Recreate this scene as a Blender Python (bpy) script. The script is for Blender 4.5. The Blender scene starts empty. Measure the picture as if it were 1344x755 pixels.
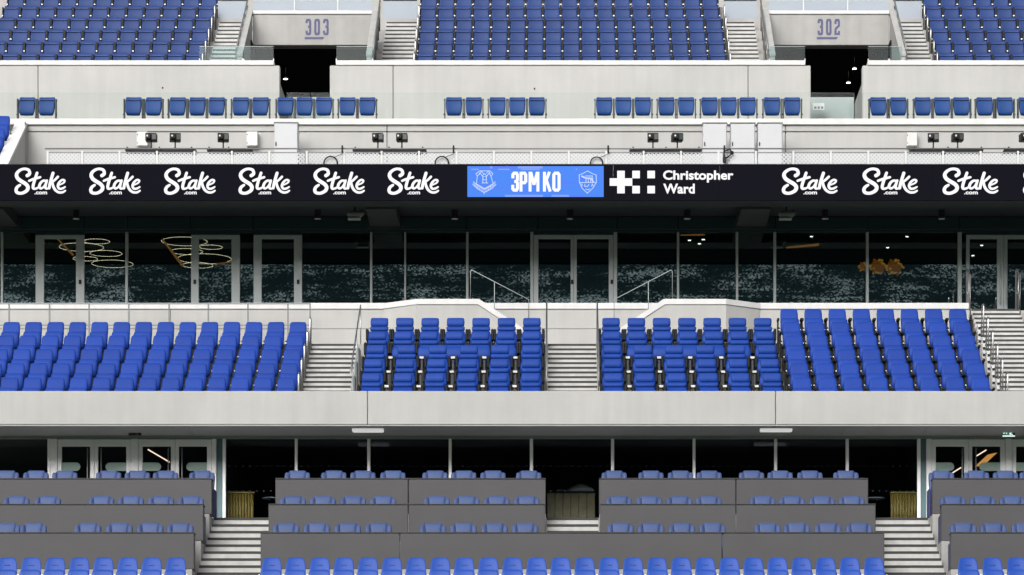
import bpy, math, random
from math import radians, pi, sin, cos
from mathutils import Vector

random.seed(7)
scene = bpy.context.scene
COL = scene.collection

# ------------------------------------------------------------------ camera, sky, sun, exposure
F = 4545.0            # focal length in photo pixels (photo is 1344 wide)
VX, VY = 735.0, 1200.0  # principal point in photo pixels
ZC = 0.0              # camera height; the pitch lies 2 m below
GZ = -2.0

cam_d = bpy.data.cameras.new('camera')
cam = bpy.data.objects.new('camera', cam_d)
COL.objects.link(cam)
cam.location = (0, 0, ZC)
cam.rotation_euler = (radians(90), 0, 0)
cam_d.sensor_width = 36.0
cam_d.lens = 36.0 * F / 1344.0
cam_d.shift_x = -(VX - 672.0) / 1344.0
cam_d.shift_y = (VY - 377.5) / 1344.0
cam_d.clip_start = 0.5
cam_d.clip_end = 2000
scene.camera = cam

SUN_EL, SUN_AZ = radians(33), radians(200)   # azimuth from +Y clockwise: high, in front of the stand, a little to the left
world = bpy.data.worlds.new('World')
scene.world = world
world.use_nodes = True
wn = world.node_tree
wn.nodes.clear()
wo = wn.nodes.new('ShaderNodeOutputWorld')
wb = wn.nodes.new('ShaderNodeBackground')
ws = wn.nodes.new('ShaderNodeTexSky')
ws.sky_type = 'NISHITA'
ws.sun_disc = False
ws.sun_elevation = SUN_EL
ws.sun_rotation = SUN_AZ
ws.dust_density = 4.0
hs = wn.nodes.new('ShaderNodeHueSaturation')
hs.inputs['Saturation'].default_value = 0.22
wn.links.new(ws.outputs[0], hs.inputs['Color'])
wn.links.new(hs.outputs[0], wb.inputs['Color'])
wn.links.new(wb.outputs[0], wo.inputs['Surface'])
wb.inputs['Strength'].default_value = 0.15

sun_d = bpy.data.lights.new('sun', 'SUN')
sun_d.energy = 1.5
sun_d.angle = radians(45)
sun_d.color = (1.0, 0.98, 0.955)
sun = bpy.data.objects.new('sun', sun_d)
COL.objects.link(sun)
sd = Vector((sin(SUN_AZ) * cos(SUN_EL), cos(SUN_AZ) * cos(SUN_EL), sin(SUN_EL)))
sun.rotation_euler = (-sd).to_track_quat('-Z', 'Y').to_euler()
sun.location = sd * 150

scene.view_settings.view_transform = 'Standard'
scene.view_settings.look = 'None'
scene.view_settings.gamma = 1.0
scene.view_settings.exposure = 0.85
scene.cycles.max_bounces = 8
scene.cycles.transparent_max_bounces = 16
scene.cycles.use_denoising = True
scene.cycles.sample_clamp_indirect = 4.0

# ------------------------------------------------------------------ helpers
def WX(px, Y):
    return (px - VX) * Y / F

def WZ(py, Y):
    return ZC + (VY - py) * Y / F

def lin(r, g, b):
    def c(v):
        v /= 255.0
        return v / 12.92 if v <= 0.04045 else ((v + 0.055) / 1.055) ** 2.4
    return (c(r), c(g), c(b), 1.0)

def mat(name, col, rough=0.6, vary=0.0, vscale=3.0, streak=0.0, bump=0.0, bscale=60.0, metal=0.0, spec=0.5,
        emit=None, estr=0.0, objvar=0.0):
    m = bpy.data.materials.new(name)
    m.use_nodes = True
    nt = m.node_tree
    b = nt.nodes['Principled BSDF']
    b.inputs['Roughness'].default_value = rough
    b.inputs['Metallic'].default_value = metal
    b.inputs['Specular IOR Level'].default_value = spec
    if emit:
        b.inputs['Emission Color'].default_value = emit
        b.inputs['Emission Strength'].default_value = estr
    src = None
    col = tuple(col[:3]) + (1.0,)
    if vary or streak or objvar:
        geo = nt.nodes.new('ShaderNodeNewGeometry')
        rgb = nt.nodes.new('ShaderNodeRGB')
        rgb.outputs[0].default_value = col
        src = rgb.outputs[0]
        def mul(fac_sock, amount, lo, hi):
            nonlocal src
            mr = nt.nodes.new('ShaderNodeMapRange')
            mr.inputs['From Min'].default_value = lo
            mr.inputs['From Max'].default_value = hi
            mr.inputs['To Min'].default_value = 1 - amount
            mr.inputs['To Max'].default_value = 1 + amount * 0.5
            nt.links.new(fac_sock, mr.inputs['Value'])
            mx = nt.nodes.new('ShaderNodeVectorMath')
            mx.operation = 'SCALE'
            nt.links.new(src, mx.inputs[0])
            nt.links.new(mr.outputs[0], mx.inputs['Scale'])
            src = mx.outputs[0]
        if vary:
            n = nt.nodes.new('ShaderNodeTexNoise')
            n.inputs['Scale'].default_value = vscale
            n.inputs['Detail'].default_value = 6
            n.inputs['Roughness'].default_value = 0.65
            nt.links.new(geo.outputs['Position'], n.inputs['Vector'])
            mul(n.outputs['Fac'], vary, 0.3, 0.7)
        if streak:
            mp = nt.nodes.new('ShaderNodeMapping')
            mp.inputs['Scale'].default_value = (5.0, 5.0, 0.35)
            nt.links.new(geo.outputs['Position'], mp.inputs['Vector'])
            n2 = nt.nodes.new('ShaderNodeTexNoise')
            n2.inputs['Scale'].default_value = 1.0
            n2.inputs['Detail'].default_value = 5
            nt.links.new(mp.outputs[0], n2.inputs['Vector'])
            mul(n2.outputs['Fac'], streak, 0.3, 0.65)
        if objvar:
            oi = nt.nodes.new('ShaderNodeObjectInfo')
            mul(oi.outputs['Random'], objvar, 0.0, 1.0)
        nt.links.new(src, b.inputs['Base Color'])
    else:
        b.inputs['Base Color'].default_value = col
    if bump:
        geo2 = nt.nodes.new('ShaderNodeNewGeometry')
        n3 = nt.nodes.new('ShaderNodeTexNoise')
        n3.inputs['Scale'].default_value = bscale
        n3.inputs['Detail'].default_value = 3
        nt.links.new(geo2.outputs['Position'], n3.inputs['Vector'])
        bp = nt.nodes.new('ShaderNodeBump')
        bp.inputs['Strength'].default_value = bump
        bp.inputs['Distance'].default_value = 0.01
        nt.links.new(n3.outputs['Fac'], bp.inputs['Height'])
        nt.links.new(bp.outputs[0], b.inputs['Normal'])
    return m

def emit_mat(name, col, strength):
    m = bpy.data.materials.new(name)
    m.use_nodes = True
    nt = m.node_tree
    nt.nodes.clear()
    o = nt.nodes.new('ShaderNodeOutputMaterial')
    e = nt.nodes.new('ShaderNodeEmission')
    e.inputs['Color'].default_value = tuple(col[:3]) + (1.0,)
    e.inputs['Strength'].default_value = strength
    nt.links.new(e.outputs[0], o.inputs['Surface'])
    return m

def glass_mat(name, tint, refl, rough=0.0, frost=0.0, frostcol=(0.8, 0.85, 0.85), gcol=(1, 1, 1)):
    m = bpy.data.materials.new(name)
    m.use_nodes = True
    nt = m.node_tree
    nt.nodes.clear()
    o = nt.nodes.new('ShaderNodeOutputMaterial')
    t = nt.nodes.new('ShaderNodeBsdfTransparent')
    t.inputs['Color'].default_value = tuple(tint) + (1.0,)
    g = nt.nodes.new('ShaderNodeBsdfGlossy')
    g.inputs['Roughness'].default_value = rough
    g.inputs['Color'].default_value = tuple(gcol) + (1.0,)
    mx = nt.nodes.new('ShaderNodeMixShader')
    fr = nt.nodes.new('ShaderNodeFresnel')
    fr.inputs['IOR'].default_value = refl
    nt.links.new(fr.outputs[0], mx.inputs[0])
    nt.links.new(t.outputs[0], mx.inputs[1])
    nt.links.new(g.outputs[0], mx.inputs[2])
    out = mx.outputs[0] if refl > 1.12 else t.outputs[0]
    if frost:
        d = nt.nodes.new('ShaderNodeBsdfDiffuse')
        d.inputs['Color'].default_value = tuple(frostcol) + (1.0,)
        tr = nt.nodes.new('ShaderNodeBsdfTranslucent')
        tr.inputs['Color'].default_value = tuple(frostcol) + (1.0,)
        a = nt.nodes.new('ShaderNodeMixShader')
        a.inputs[0].default_value = 0.35
        nt.links.new(d.outputs[0], a.inputs[1])
        nt.links.new(tr.outputs[0], a.inputs[2])
        mx2 = nt.nodes.new('ShaderNodeMixShader')
        mx2.inputs[0].default_value = frost
        nt.links.new(out, mx2.inputs[1])
        nt.links.new(a.outputs[0], mx2.inputs[2])
        out = mx2.outputs[0]
    nt.links.new(out, o.inputs['Surface'])
    return m

class MB:
    """collects shapes, builds ONE mesh"""
    def __init__(s):
        s.v, s.f, s.sm = [], [], []
    def add(s, vs, fs, smooth=False):
        b = len(s.v)
        s.v.extend(vs)
        for f in fs:
            s.f.append(tuple(b + i for i in f))
            s.sm.append(smooth)
        return s
    def box(s, x0, x1, y0, y1, z0, z1, bev=0.0):
        if bev <= 0:
            vs = [(x, y, z) for z in (z0, z1) for y in (y0, y1) for x in (x0, x1)]
            return s.add(vs, [(0, 2, 3, 1), (4, 5, 7, 6), (0, 1, 5, 4), (2, 6, 7, 3), (0, 4, 6, 2), (1, 3, 7, 5)])
        b = min(bev, (x1 - x0) * .45, (y1 - y0) * .45, (z1 - z0) * .45)
        rr = []
        for (z, i) in ((z0, b), (z0 + b, 0), (z1 - b, 0), (z1, b)):
            xa, xb, ya, yb = x0 + i, x1 - i, y0 + i, y1 - i
            c = b if i == 0 else b * .4
            rr.append([(xa + c, ya, z), (xb - c, ya, z), (xb, ya + c, z), (xb, yb - c, z),
                       (xb - c, yb, z), (xa + c, yb, z), (xa, yb - c, z), (xa, ya + c, z)])
        return s.loft(rr, smooth=False)
    def loft(s, rings, smooth=True, cap=True, closed=True):
        n = len(rings[0])
        vs = [p for r in rings for p in r]
        fs = []
        for i in range(len(rings) - 1):
            for j in range(n if closed else n - 1):
                k = (j + 1) % n
                fs.append((i * n + j, i * n + k, (i + 1) * n + k, (i + 1) * n + j))
        if cap:
            fs.append(tuple(range(n - 1, -1, -1)))
            b = (len(rings) - 1) * n
            fs.append(tuple(range(b, b + n)))
        return s.add(vs, fs, smooth)
    def cushion(s, secs, n=16, e=0.55):
        """secs: (z, yc, half width, thickness, cup): rounded-rectangle rings stacked along z"""
        rings = []
        for (z, yc, hw, th, cup) in secs:
            r = []
            for k in range(n):
                a = 2 * pi * (k + .5) / n
                cx, sx = cos(a), sin(a)
                ux = math.copysign(abs(cx) ** e, cx)
                uy = math.copysign(abs(sx) ** e, sx)
                r.append((hw * ux, yc - cup * ux * ux + th * .5 * uy, z))
            rings.append(r)
        return s.loft(rings)
    def prism(s, poly, a0, a1, axis='x'):
        """poly: 2D polygon (ccw). axis x: poly is (y,z); axis y: poly is (x,z); axis z: (x,y)"""
        n = len(poly)
        def P(p, a):
            if axis == 'x': return (a, p[0], p[1])
            if axis == 'y': return (p[0], a, p[1])
            return (p[0], p[1], a)
        vs = [P(p, a0) for p in poly] + [P(p, a1) for p in poly]
        fs = [tuple(range(n - 1, -1, -1)), tuple(range(n, 2 * n))]
        for i in range(n):
            k = (i + 1) % n
            fs.append((i, k, n + k, n + i))
        return s.add(vs, fs)
    def tube(s, pts, r, n=8, smooth=True):
        pts = [Vector(p) for p in pts]
        rings = []
        for i, p in enumerate(pts):
            if i == 0: d = pts[1] - p
            elif i == len(pts) - 1: d = p - pts[i - 1]
            else: d = (pts[i + 1] - p).normalized() + (p - pts[i - 1]).normalized()
            d.normalize()
            up = Vector((0, 0, 1)) if abs(d.z) < .95 else Vector((0, 1, 0))
            a = d.cross(up).normalized()
            b = d.cross(a).normalized()
            rr = r[i] if isinstance(r, (list, tuple)) else r
            rings.append([tuple(p + a * (rr * cos(2 * pi * k / n)) + b * (rr * sin(2 * pi * k / n))) for k in range(n)])
        return s.loft(rings, smooth=smooth)
    def disc_cyl(s, c, r, h, n=20, axis='z'):
        rings = []
        for d in (0, h):
            if axis == 'z': rings.append([(c[0] + r * cos(2 * pi * k / n), c[1] + r * sin(2 * pi * k / n), c[2] + d) for k in range(n)])
            else: rings.append([(c[0] + r * cos(2 * pi * k / n), c[1] + d, c[2] + r * sin(2 * pi * k / n)) for k in range(n)])
        return s.loft(rings, smooth=False)
    def ball(s, c, r, n=10, m=8, jitter=0.0, sz=1.0):
        rings = []
        for i in range(1, m):
            t = pi * i / m
            rings.append([(c[0] + r * sin(t) * cos(2 * pi * k / n) * (1 + random.uniform(-jitter, jitter)),
                           c[1] + r * sin(t) * sin(2 * pi * k / n) * (1 + random.uniform(-jitter, jitter)),
                           c[2] - r * cos(t) * sz * (1 + random.uniform(-jitter, jitter))) for k in range(n)])
        return s.loft(rings)
    def ribbon(s, pts, w, Y, proud, closed=False, smoothn=6, caps=True):
        """flat brush stroke in the XZ plane at depth Y, drawn as a thin raised sheet"""
        P = [Vector(p) for p in pts]
        W = w if isinstance(w, (list, tuple)) else [w] * len(P)
        out, ow = [], []
        n = len(P)
        if smoothn and n > 2:
            rng = range(n if closed else n - 1)
            for i in rng:
                p0 = P[(i - 1) % n] if (closed or i > 0) else P[0]
                p1, p2 = P[i], P[(i + 1) % n]
                p3 = P[(i + 2) % n] if (closed or i + 2 < n) else P[-1]
                for k in range(smoothn):
                    t = k / smoothn
                    out.append(.5 * ((2 * p1) + (p2 - p0) * t + (2 * p0 - 5 * p1 + 4 * p2 - p3) * t * t + (3 * p1 - p0 - 3 * p2 + p3) * t ** 3))
                    ow.append(W[i] * (1 - t) + W[(i + 1) % n] * t)
            if not closed:
                out.append(P[-1]); ow.append(W[-1])
            else:
                out.append(out[0].copy()); ow.append(ow[0])
        else:
            out, ow = P[:], W[:]
            if closed:
                out.append(P[0].copy()); ow.append(W[0])
        y = Y - proud
        L, R = [], []
        m = len(out)
        for i, p in enumerate(out):
            a = out[max(i - 1, 0)]
            b = out[min(i + 1, m - 1)]
            if closed and (i == 0 or i == m - 1):
                a, b = out[m - 2], out[1]
            d1 = (p - a); d2 = (b - p)
            d = (b - a)
            if d.length < 1e-9: d = Vector((1, 0))
            d.normalize()
            nrm = Vector((-d.y, d.x))
            k = 1.0
            if not smoothn and d1.length > 1e-9 and d2.length > 1e-9:
                c = max(-.6, min(1, d1.normalized().dot(d2.normalized())))
                k = 1 / math.sqrt((1 + c) / 2)
            L.append(p + nrm * ow[i] * .5 * k)
            R.append(p - nrm * ow[i] * .5 * k)
        vs = [(p.x, y, p.y) for p in L] + [(p.x, y, p.y) for p in R]
        fs = [(i, i + 1, m + i + 1, m + i) for i in range(m - 1)]
        s.add(vs, fs)
        if caps and not closed:
            for (c, rr, side) in ((out[0], ow[0] * .5, 0), (out[-1], ow[-1] * .5, 1)):
                d = (out[1] - out[0]) if side == 0 else (out[-1] - out[-2])
                a0 = math.atan2(d.y, d.x) + (pi / 2 if side == 0 else -pi / 2)
                poly = [(c.x + rr * cos(a0 + pi * k / 8), y, c.y + rr * sin(a0 + pi * k / 8)) for k in range(9)]
                s.add(poly, [tuple(range(9))])
        return s
    def mesh(s, name):
        me = bpy.data.meshes.new(name)
        me.from_pydata(s.v, [], s.f)
        me.polygons.foreach_set('use_smooth', s.sm)
        me.update()
        return me
    def build(s, name, m, parent=None, loc=None):
        me = s.mesh(name)
        me.materials.append(m)
        o = bpy.data.objects.new(name, me)
        COL.objects.link(o)
        if parent: o.parent = parent
        if loc: o.location = loc
        return o

def tag(o, label=None, cat=None, group=None, kind=None):
    if label: o['label'] = label
    if cat: o['category'] = cat
    if group: o['group'] = group
    if kind: o['kind'] = kind
    return o

def thing(name, label, cat, loc=(0, 0, 0), group=None):
    o = bpy.data.objects.new(name, None)
    o.empty_display_size = .1
    COL.objects.link(o)
    o.location = loc
    return tag(o, label, cat, group)

def copy_tree(o, parent=None):
    c = o.copy()
    COL.objects.link(c)
    c.parent = parent
    for ch in list(o.children):
        copy_tree(ch, c)
    return c

def rel(mb, o):
    """shift geometry collected in world space into the frame of thing o (o has only a location)"""
    l = o.location
    mb.v = [(x - l.x, y - l.y, z - l.z) for (x, y, z) in mb.v]
    return mb

def part(o, name, mb, m):
    return rel(mb, o).build(name, m, o)

ORD = ['zeroth', 'first', 'second', 'third', 'fourth', 'fifth', 'sixth', 'seventh', 'eighth', 'ninth', 'tenth', 'eleventh',
       'twelfth', 'thirteenth', 'fourteenth', 'fifteenth', 'sixteenth', 'seventeenth', 'eighteenth', 'nineteenth', 'twentieth',
       'twenty-first', 'twenty-second', 'twenty-third', 'twenty-fourth', 'twenty-fifth', 'twenty-sixth', 'twenty-seventh',
       'twenty-eighth']

def text_mesh(txt, offset=0.0, spacing=1.0):
    cu = bpy.data.curves.new('lettering', 'FONT')
    cu.body = txt
    cu.offset = offset
    cu.space_character = spacing
    cu.resolution_u = 4
    ob = bpy.data.objects.new('lettering', cu)
    COL.objects.link(ob)
    dg = bpy.context.evaluated_depsgraph_get()
    me = bpy.data.meshes.new_from_object(ob.evaluated_get(dg))
    bpy.data.objects.remove(ob)
    bpy.data.curves.remove(cu)
    return me

def text_obj(name, txt, m, parent, x0, x1, z0, z1, Y, offset=0.0):
    """lettering filling the given XZ rectangle at depth Y"""
    me = text_mesh(txt, offset)
    xs = [v.co.x for v in me.vertices]; ys = [v.co.y for v in me.vertices]
    ax, bx, ay, by = min(xs), max(xs), min(ys), max(ys)
    l = parent.location if parent else Vector()
    for v in me.vertices:
        v.co = (x0 + (v.co.x - ax) / (bx - ax) * (x1 - x0) - l.x, Y - l.y, z0 + (v.co.y - ay) / (by - ay) * (z1 - z0) - l.z)
    me.materials.clear()
    me.materials.append(m)
    o = bpy.data.objects.new(name, me)
    COL.objects.link(o)
    o.parent = parent
    return o

# ------------------------------------------------------------------ materials
M = {}
M['concrete'] = mat('pale precast concrete', (0.308, 0.305, 0.293), .75, vary=.085, vscale=.7, streak=.05, bump=.1, bscale=25)
M['concrete_warm'] = mat('warm grey concrete', (0.255, 0.252, 0.242), .8, vary=.12, vscale=1.3, streak=.08, bump=.15)
M['coping'] = mat('white coping concrete', (0.46, 0.46, 0.455), .7, vary=.07, vscale=2.0, streak=.06)
M['wall_white'] = mat('white painted wall', (0.295, 0.293, 0.283), .7, vary=.05, vscale=1.2, streak=.04)
M['riser'] = mat('pale step concrete', (0.37, 0.37, 0.357), .8, vary=.14, vscale=4.0, streak=.1)
M['nosing'] = mat('black step nosing', (0.02, 0.02, 0.02), .7, vary=.2, vscale=8)
M['terrace'] = mat('terrace concrete', (0.27, 0.265, 0.255), .85, vary=.15, vscale=2.0)
M['soffit'] = mat('grey soffit cladding', (0.29, 0.295, 0.295), .6, vary=.08, vscale=1.5)
M['soffit_dark'] = mat('charcoal soffit cladding', (0.022, 0.027, 0.029), .6, spec=.2, vary=.1, vscale=1.5)
M['bulkhead'] = mat('dark teal bulkhead', (0.010, 0.022, 0.025), .5, spec=.2, vary=.08, vscale=1.0)
M['beam'] = mat('dark cantilever beam', (0.030, 0.033, 0.033), .7, spec=.2, vary=.12, vscale=2.0)
M['grey_panel'] = mat('anthracite desk panel', (0.041, 0.0395, 0.042), .62, vary=.10, vscale=1.0)
M['panel_trim'] = mat('dark panel trim', (0.03, 0.03, 0.032), .5)
M['frame_white'] = mat('white aluminium frame', (0.88, 0.88, 0.88), .45, vary=.03)
M['frame_silver'] = mat('silver grey aluminium frame', (0.22, 0.245, 0.245), .4, vary=.05)
M['teal_panel'] = mat('teal infill panel', (0.09, 0.16, 0.175), .4, vary=.06)
M['steel'] = mat('brushed steel tube', (0.30, 0.30, 0.295), .35, metal=.9, vary=.1, vscale=12)
M['rail_white'] = mat('white painted rail', (0.42, 0.43, 0.43), .5)
M['dark_metal'] = mat('black coated metal', (0.007, 0.0075, 0.008), .55, spec=.2)
M['grey_metal'] = mat('grey bracket metal', (0.13, 0.135, 0.135), .5, metal=.2)
M['bracket_grey'] = mat('charcoal seat bracket', (0.04, 0.043, 0.043), .5, spec=.3)
M['pin'] = mat('pale bracket pin', (0.62, 0.60, 0.56), .5)
M['cabinet'] = mat('pale grey steel cabinet', (0.345, 0.353, 0.365), .45, vary=.03)
M['cable'] = mat('black cable', (0.006, 0.006, 0.006), .6, spec=.2)
M['blue_upper'] = mat('upper tier blue plastic', (0.007, 0.027, 0.115), .55, spec=.2, objvar=.14, vary=.06, vscale=5)
M['blue_row'] = mat('ledge row blue plastic', (0.005, 0.033, 0.140), .55, spec=.2, objvar=.10, vary=.06, vscale=5)
M['blue_mid'] = mat('middle tier blue vinyl', (0.005, 0.030, 0.200), .55, spec=.15, objvar=.10, vary=.06, vscale=6)
M['blue_prem'] = mat('premium blue vinyl', (0.005, 0.032, 0.195), .55, spec=.15, objvar=.08, vary=.06, vscale=6)
M['seat_white'] = mat('pale seat arm tip', (0.5, 0.5, 0.5), .5)
M['blue_low'] = mat('lower tier blue plastic', (0.005, 0.043, 0.255), .45, spec=.2, objvar=.06, vary=.04, vscale=6)
M['lounge'] = mat('slate blue leather', (0.034, 0.058, 0.145), .5, spec=.2, objvar=.08, vary=.10, vscale=14, bump=.2, bscale=18)
M['lounge_seam'] = mat('navy seam piping', (0.022, 0.028, 0.10), .6)
M['glass_mid'] = glass_mat('tinted window glass', (0.46, 0.50, 0.49), 3.0, gcol=(.80, .97, .96))
M['glass_low'] = glass_mat('dark window glass', (0.86, 0.89, 0.92), 1.35)
M['glass_rail'] = glass_mat('clear balustrade glass', (0.93, 0.96, 0.955), 1.22)
M['glass_thin'] = glass_mat('low iron balustrade glass', (0.955, 0.98, 0.972), 1.1)
M['glass_guard'] = glass_mat('greenish guard glass', (0.74, 0.84, 0.84), 1.28)
M['glass_frost'] = glass_mat('frosted pale guard glass', (0.9, 0.94, 0.96), 1.35, frost=.62, frostcol=(0.42, 0.46, 0.52))
M['pill'] = glass_mat('etched glass band', (0.7, 0.8, 0.75), 1.4, frost=.85, frostcol=(0.50, 0.64, 0.58))
M['dot'] = mat('etched dot', (0.07, 0.085, 0.075), .6)
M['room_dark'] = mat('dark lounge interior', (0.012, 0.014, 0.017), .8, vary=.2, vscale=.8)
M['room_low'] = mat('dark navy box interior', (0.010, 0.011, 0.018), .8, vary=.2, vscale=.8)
M['gold'] = mat('gold fluted screen', (0.22, 0.155, 0.028), .45, vary=.3, vscale=6)
M['wood'] = mat('olive wood bar front', (0.26, 0.21, 0.09), .5, vary=.3, vscale=5)
M['led_black'] = mat('unlit screen', (0.004, 0.004, 0.006), .8, spec=.0, emit=(0.012, 0.012, 0.020, 1), estr=.12)
M['led_white'] = emit_mat('lit white pixels', (1.0, 0.99, 1.0), .60)
M['led_blue'] = emit_mat('lit blue pixels', lin(84, 142, 250), .56)
M['led_blue2'] = emit_mat('lit light blue pixels', lin(138, 168, 252), .56)
M['led_blue3'] = emit_mat('lit mid blue pixels', lin(98, 132, 250), .56)
M['led_crest'] = emit_mat('lit crest pixels', lin(205, 220, 255), .56)
M['ring'] = emit_mat('glowing ring light', (1.0, 0.82, 0.55), 3.0)
M['warm'] = emit_mat('warm cove light', (0.9, 0.40, 0.10), .42)
M['amber'] = emit_mat('amber lamp glow', (0.85, 0.40, 0.06), .6)
M['amber_deep'] = emit_mat('deep amber lamp glow', (0.70, 0.24, 0.02), .32)
M['down'] = emit_mat('downlight glow', (1.0, 0.95, 0.85), 6.0)
M['strip'] = emit_mat('warm strip light', (1.0, 0.75, 0.55), .9)
M['sign_paint'] = mat('blue grey painted numerals', (0.060, 0.060, 0.135), .7, vary=.25, vscale=12)
M['exit_green'] = emit_mat('exit sign green', (0.010, 0.11, 0.075), .9)
M['exit_dark'] = mat('unlit exit sign', (0.012, 0.016, 0.015), .4)
M['exit_white'] = emit_mat('exit sign white', (0.7, 0.85, 0.8), .7)
M['exit_grey'] = mat('grey exit pictogram', (0.12, 0.14, 0.14), .6)
M['lamp_white'] = mat('white light fitting', (0.85, 0.85, 0.85), .4, emit=(1, 1, 1, 1), estr=.25)
M['cloth'] = mat('white folded linen', (0.70, 0.75, 0.72), .8)
M['glassware'] = mat('pale glassware', (0.6, 0.65, 0.62), .2)
M['blue_box'] = mat('blue plastic box', (0.08, 0.08, 0.35), .5)
M['grass'] = mat('pitch grass', (0.085, 0.16, 0.055), .9, vary=.3, vscale=.5)
M['far_black'] = mat('far roof cladding', (0.008, 0.009, 0.010), .9, spec=.05)
M['rail_dark'] = mat('dull steel tube', (0.16, 0.16, 0.155), .4, metal=.7)
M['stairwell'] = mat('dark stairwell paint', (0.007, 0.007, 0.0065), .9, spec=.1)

# perforated sheet: round holes you can look through
def perforated():
    m = bpy.data.materials.new('perforated white sheet')
    m.use_nodes = True
    nt = m.node_tree
    b = nt.nodes['Principled BSDF']
    b.inputs['Base Color'].default_value = (0.37, 0.38, 0.395, 1)
    b.inputs['Roughness'].default_value = .5
    out = nt.nodes['Material Output']
    geo = nt.nodes.new('ShaderNodeNewGeometry')
    mp = nt.nodes.new('ShaderNodeMapping')
    mp.inputs['Rotation'].default_value = (0, radians(45), 0)
    mp.inputs['Scale'].default_value = (15.5, 15.5, 15.5)
    nt.links.new(geo.outputs['Position'], mp.inputs['Vector'])
    fr = nt.nodes.new('ShaderNodeVectorMath'); fr.operation = 'FRACTION'
    nt.links.new(mp.outputs[0], fr.inputs[0])
    sub = nt.nodes.new('ShaderNodeVectorMath'); sub.operation = 'SUBTRACT'
    sub.inputs[1].default_value = (.5, .5, .5)
    nt.links.new(fr.outputs[0], sub.inputs[0])
    mul = nt.nodes.new('ShaderNodeVectorMath'); mul.operation = 'MULTIPLY'
    mul.inputs[1].default_value = (1, 0, 1)
    nt.links.new(sub.outputs[0], mul.inputs[0])
    ln = nt.nodes.new('ShaderNodeVectorMath'); ln.operation = 'LENGTH'
    nt.links.new(mul.outputs[0], ln.inputs[0])
    lt = nt.nodes.new('ShaderNodeMath'); lt.operation = 'LESS_THAN'
    lt.inputs[1].default_value = .31
    nt.links.new(ln.outputs['Value'], lt.inputs[0])
    tr = nt.nodes.new('ShaderNodeBsdfTransparent')
    mx = nt.nodes.new('ShaderNodeMixShader')
    nt.links.new(lt.outputs[0], mx.inputs[0])
    nt.links.new(b.outputs[0], mx.inputs[1])
    nt.links.new(tr.outputs[0], mx.inputs[2])
    nt.links.new(mx.outputs[0], out.inputs['Surface'])
    return m
M['perf'] = perforated()

# far bank of seats seen only as a reflection: speckled occupied rows
def bank():
    m = bpy.data.materials.new('far seating bank')
    m.use_nodes = True
    nt = m.node_tree
    b = nt.nodes['Principled BSDF']
    b.inputs['Roughness'].default_value = .9
    geo = nt.nodes.new('ShaderNodeNewGeometry')
    mp = nt.nodes.new('ShaderNodeMapping')
    mp.inputs['Scale'].default_value = (10.0, .001, 11.0)
    nt.links.new(geo.outputs['Position'], mp.inputs['Vector'])
    fl = nt.nodes.new('ShaderNodeVectorMath'); fl.operation = 'FLOOR'
    nt.links.new(mp.outputs[0], fl.inputs[0])
    v = nt.nodes.new('ShaderNodeTexWhiteNoise')
    v.noise_dimensions = '3D'
    nt.links.new(fl.outputs[0], v.inputs['Vector'])
    mp2 = nt.nodes.new('ShaderNodeMapping')
    mp2.inputs['Scale'].default_value = (.45, .2, 3.6)
    nt.links.new(geo.outputs['Position'], mp2.inputs['Vector'])
    n2 = nt.nodes.new('ShaderNodeTexNoise')
    n2.inputs['Scale'].default_value = 1.0
    n2.inputs['Detail'].default_value = 5
    nt.links.new(mp2.outputs[0], n2.inputs['Vector'])
    mp3 = nt.nodes.new('ShaderNodeMapping')
    mp3.inputs['Scale'].default_value = (.28, .05, .6)
    nt.links.new(geo.outputs['Position'], mp3.inputs['Vector'])
    n3 = nt.nodes.new('ShaderNodeTexNoise')
    n3.inputs['Scale'].default_value = 1.0
    n3.inputs['Detail'].default_value = 2
    nt.links.new(mp3.outputs[0], n3.inputs['Vector'])
    def mth(op, x, y):
        q = nt.nodes.new('ShaderNodeMath'); q.operation = op
        for i, w in enumerate((x, y)):
            if isinstance(w, (int, float)): q.inputs[i].default_value = w
            else: nt.links.new(w, q.inputs[i])
        return q.outputs[0]
    val = mth('ADD', mth('ADD', mth('MULTIPLY', v.outputs['Value'], .42), mth('MULTIPLY', n2.outputs['Fac'], .60)), mth('MULTIPLY', mth('SUBTRACT', n3.outputs['Fac'], .5), 1.0))
    cr = nt.nodes.new('ShaderNodeValToRGB')
    cr.color_ramp.elements[0].position = .40
    cr.color_ramp.elements[0].color = (0.004, 0.022, 0.026, 1)
    cr.color_ramp.elements[1].position = .80
    cr.color_ramp.elements[1].color = (0.95, 0.97, 0.96, 1)
    e = cr.color_ramp.elements.new(.60)
    e.color = (0.020, 0.065, 0.07, 1)
    nt.links.new(val, cr.inputs['Fac'])
    nt.links.new(cr.outputs[0], b.inputs['Base Color'])
    return m
M['bank'] = bank()

# ------------------------------------------------------------------ ground and the stand across the pitch (only mirrored in glass)
g = MB().add([(-600, -600, GZ), (600, -600, GZ), (600, 600, GZ), (-600, 600, GZ)], [(0, 1, 2, 3)]).build('ground', M['grass'])
tag(g, kind='structure')
opp = thing('opposite_stand', 'dark stand across the pitch, mirrored as speckle in the windows', 'stand', (0, -20, 0))
part(opp, 'lower_tier', MB().prism([(-52, GZ), (-12, GZ), (-12, 4), (-34, 24), (-34, 33.6), (-52, 33.6)], -90, 90), M['far_black'])
part(opp, 'upper_tier', MB().prism([(-52, 33.7), (-34.2, 33.7), (-34.2, 34.2), (-44, 39.4), (-52, 39.4)], -90, 90), M['bank'])
part(opp, 'roof', MB().prism([(-56, 39.5), (-44.1, 39.5), (-44.1, 48.0), (-56, 48)], -90, 90), M['far_black'])

# ------------------------------------------------------------------ terraces (the stepped concrete that carries the seats)
XL, XR = -16.0, 16.0      # how far the stand is built to each side

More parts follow.
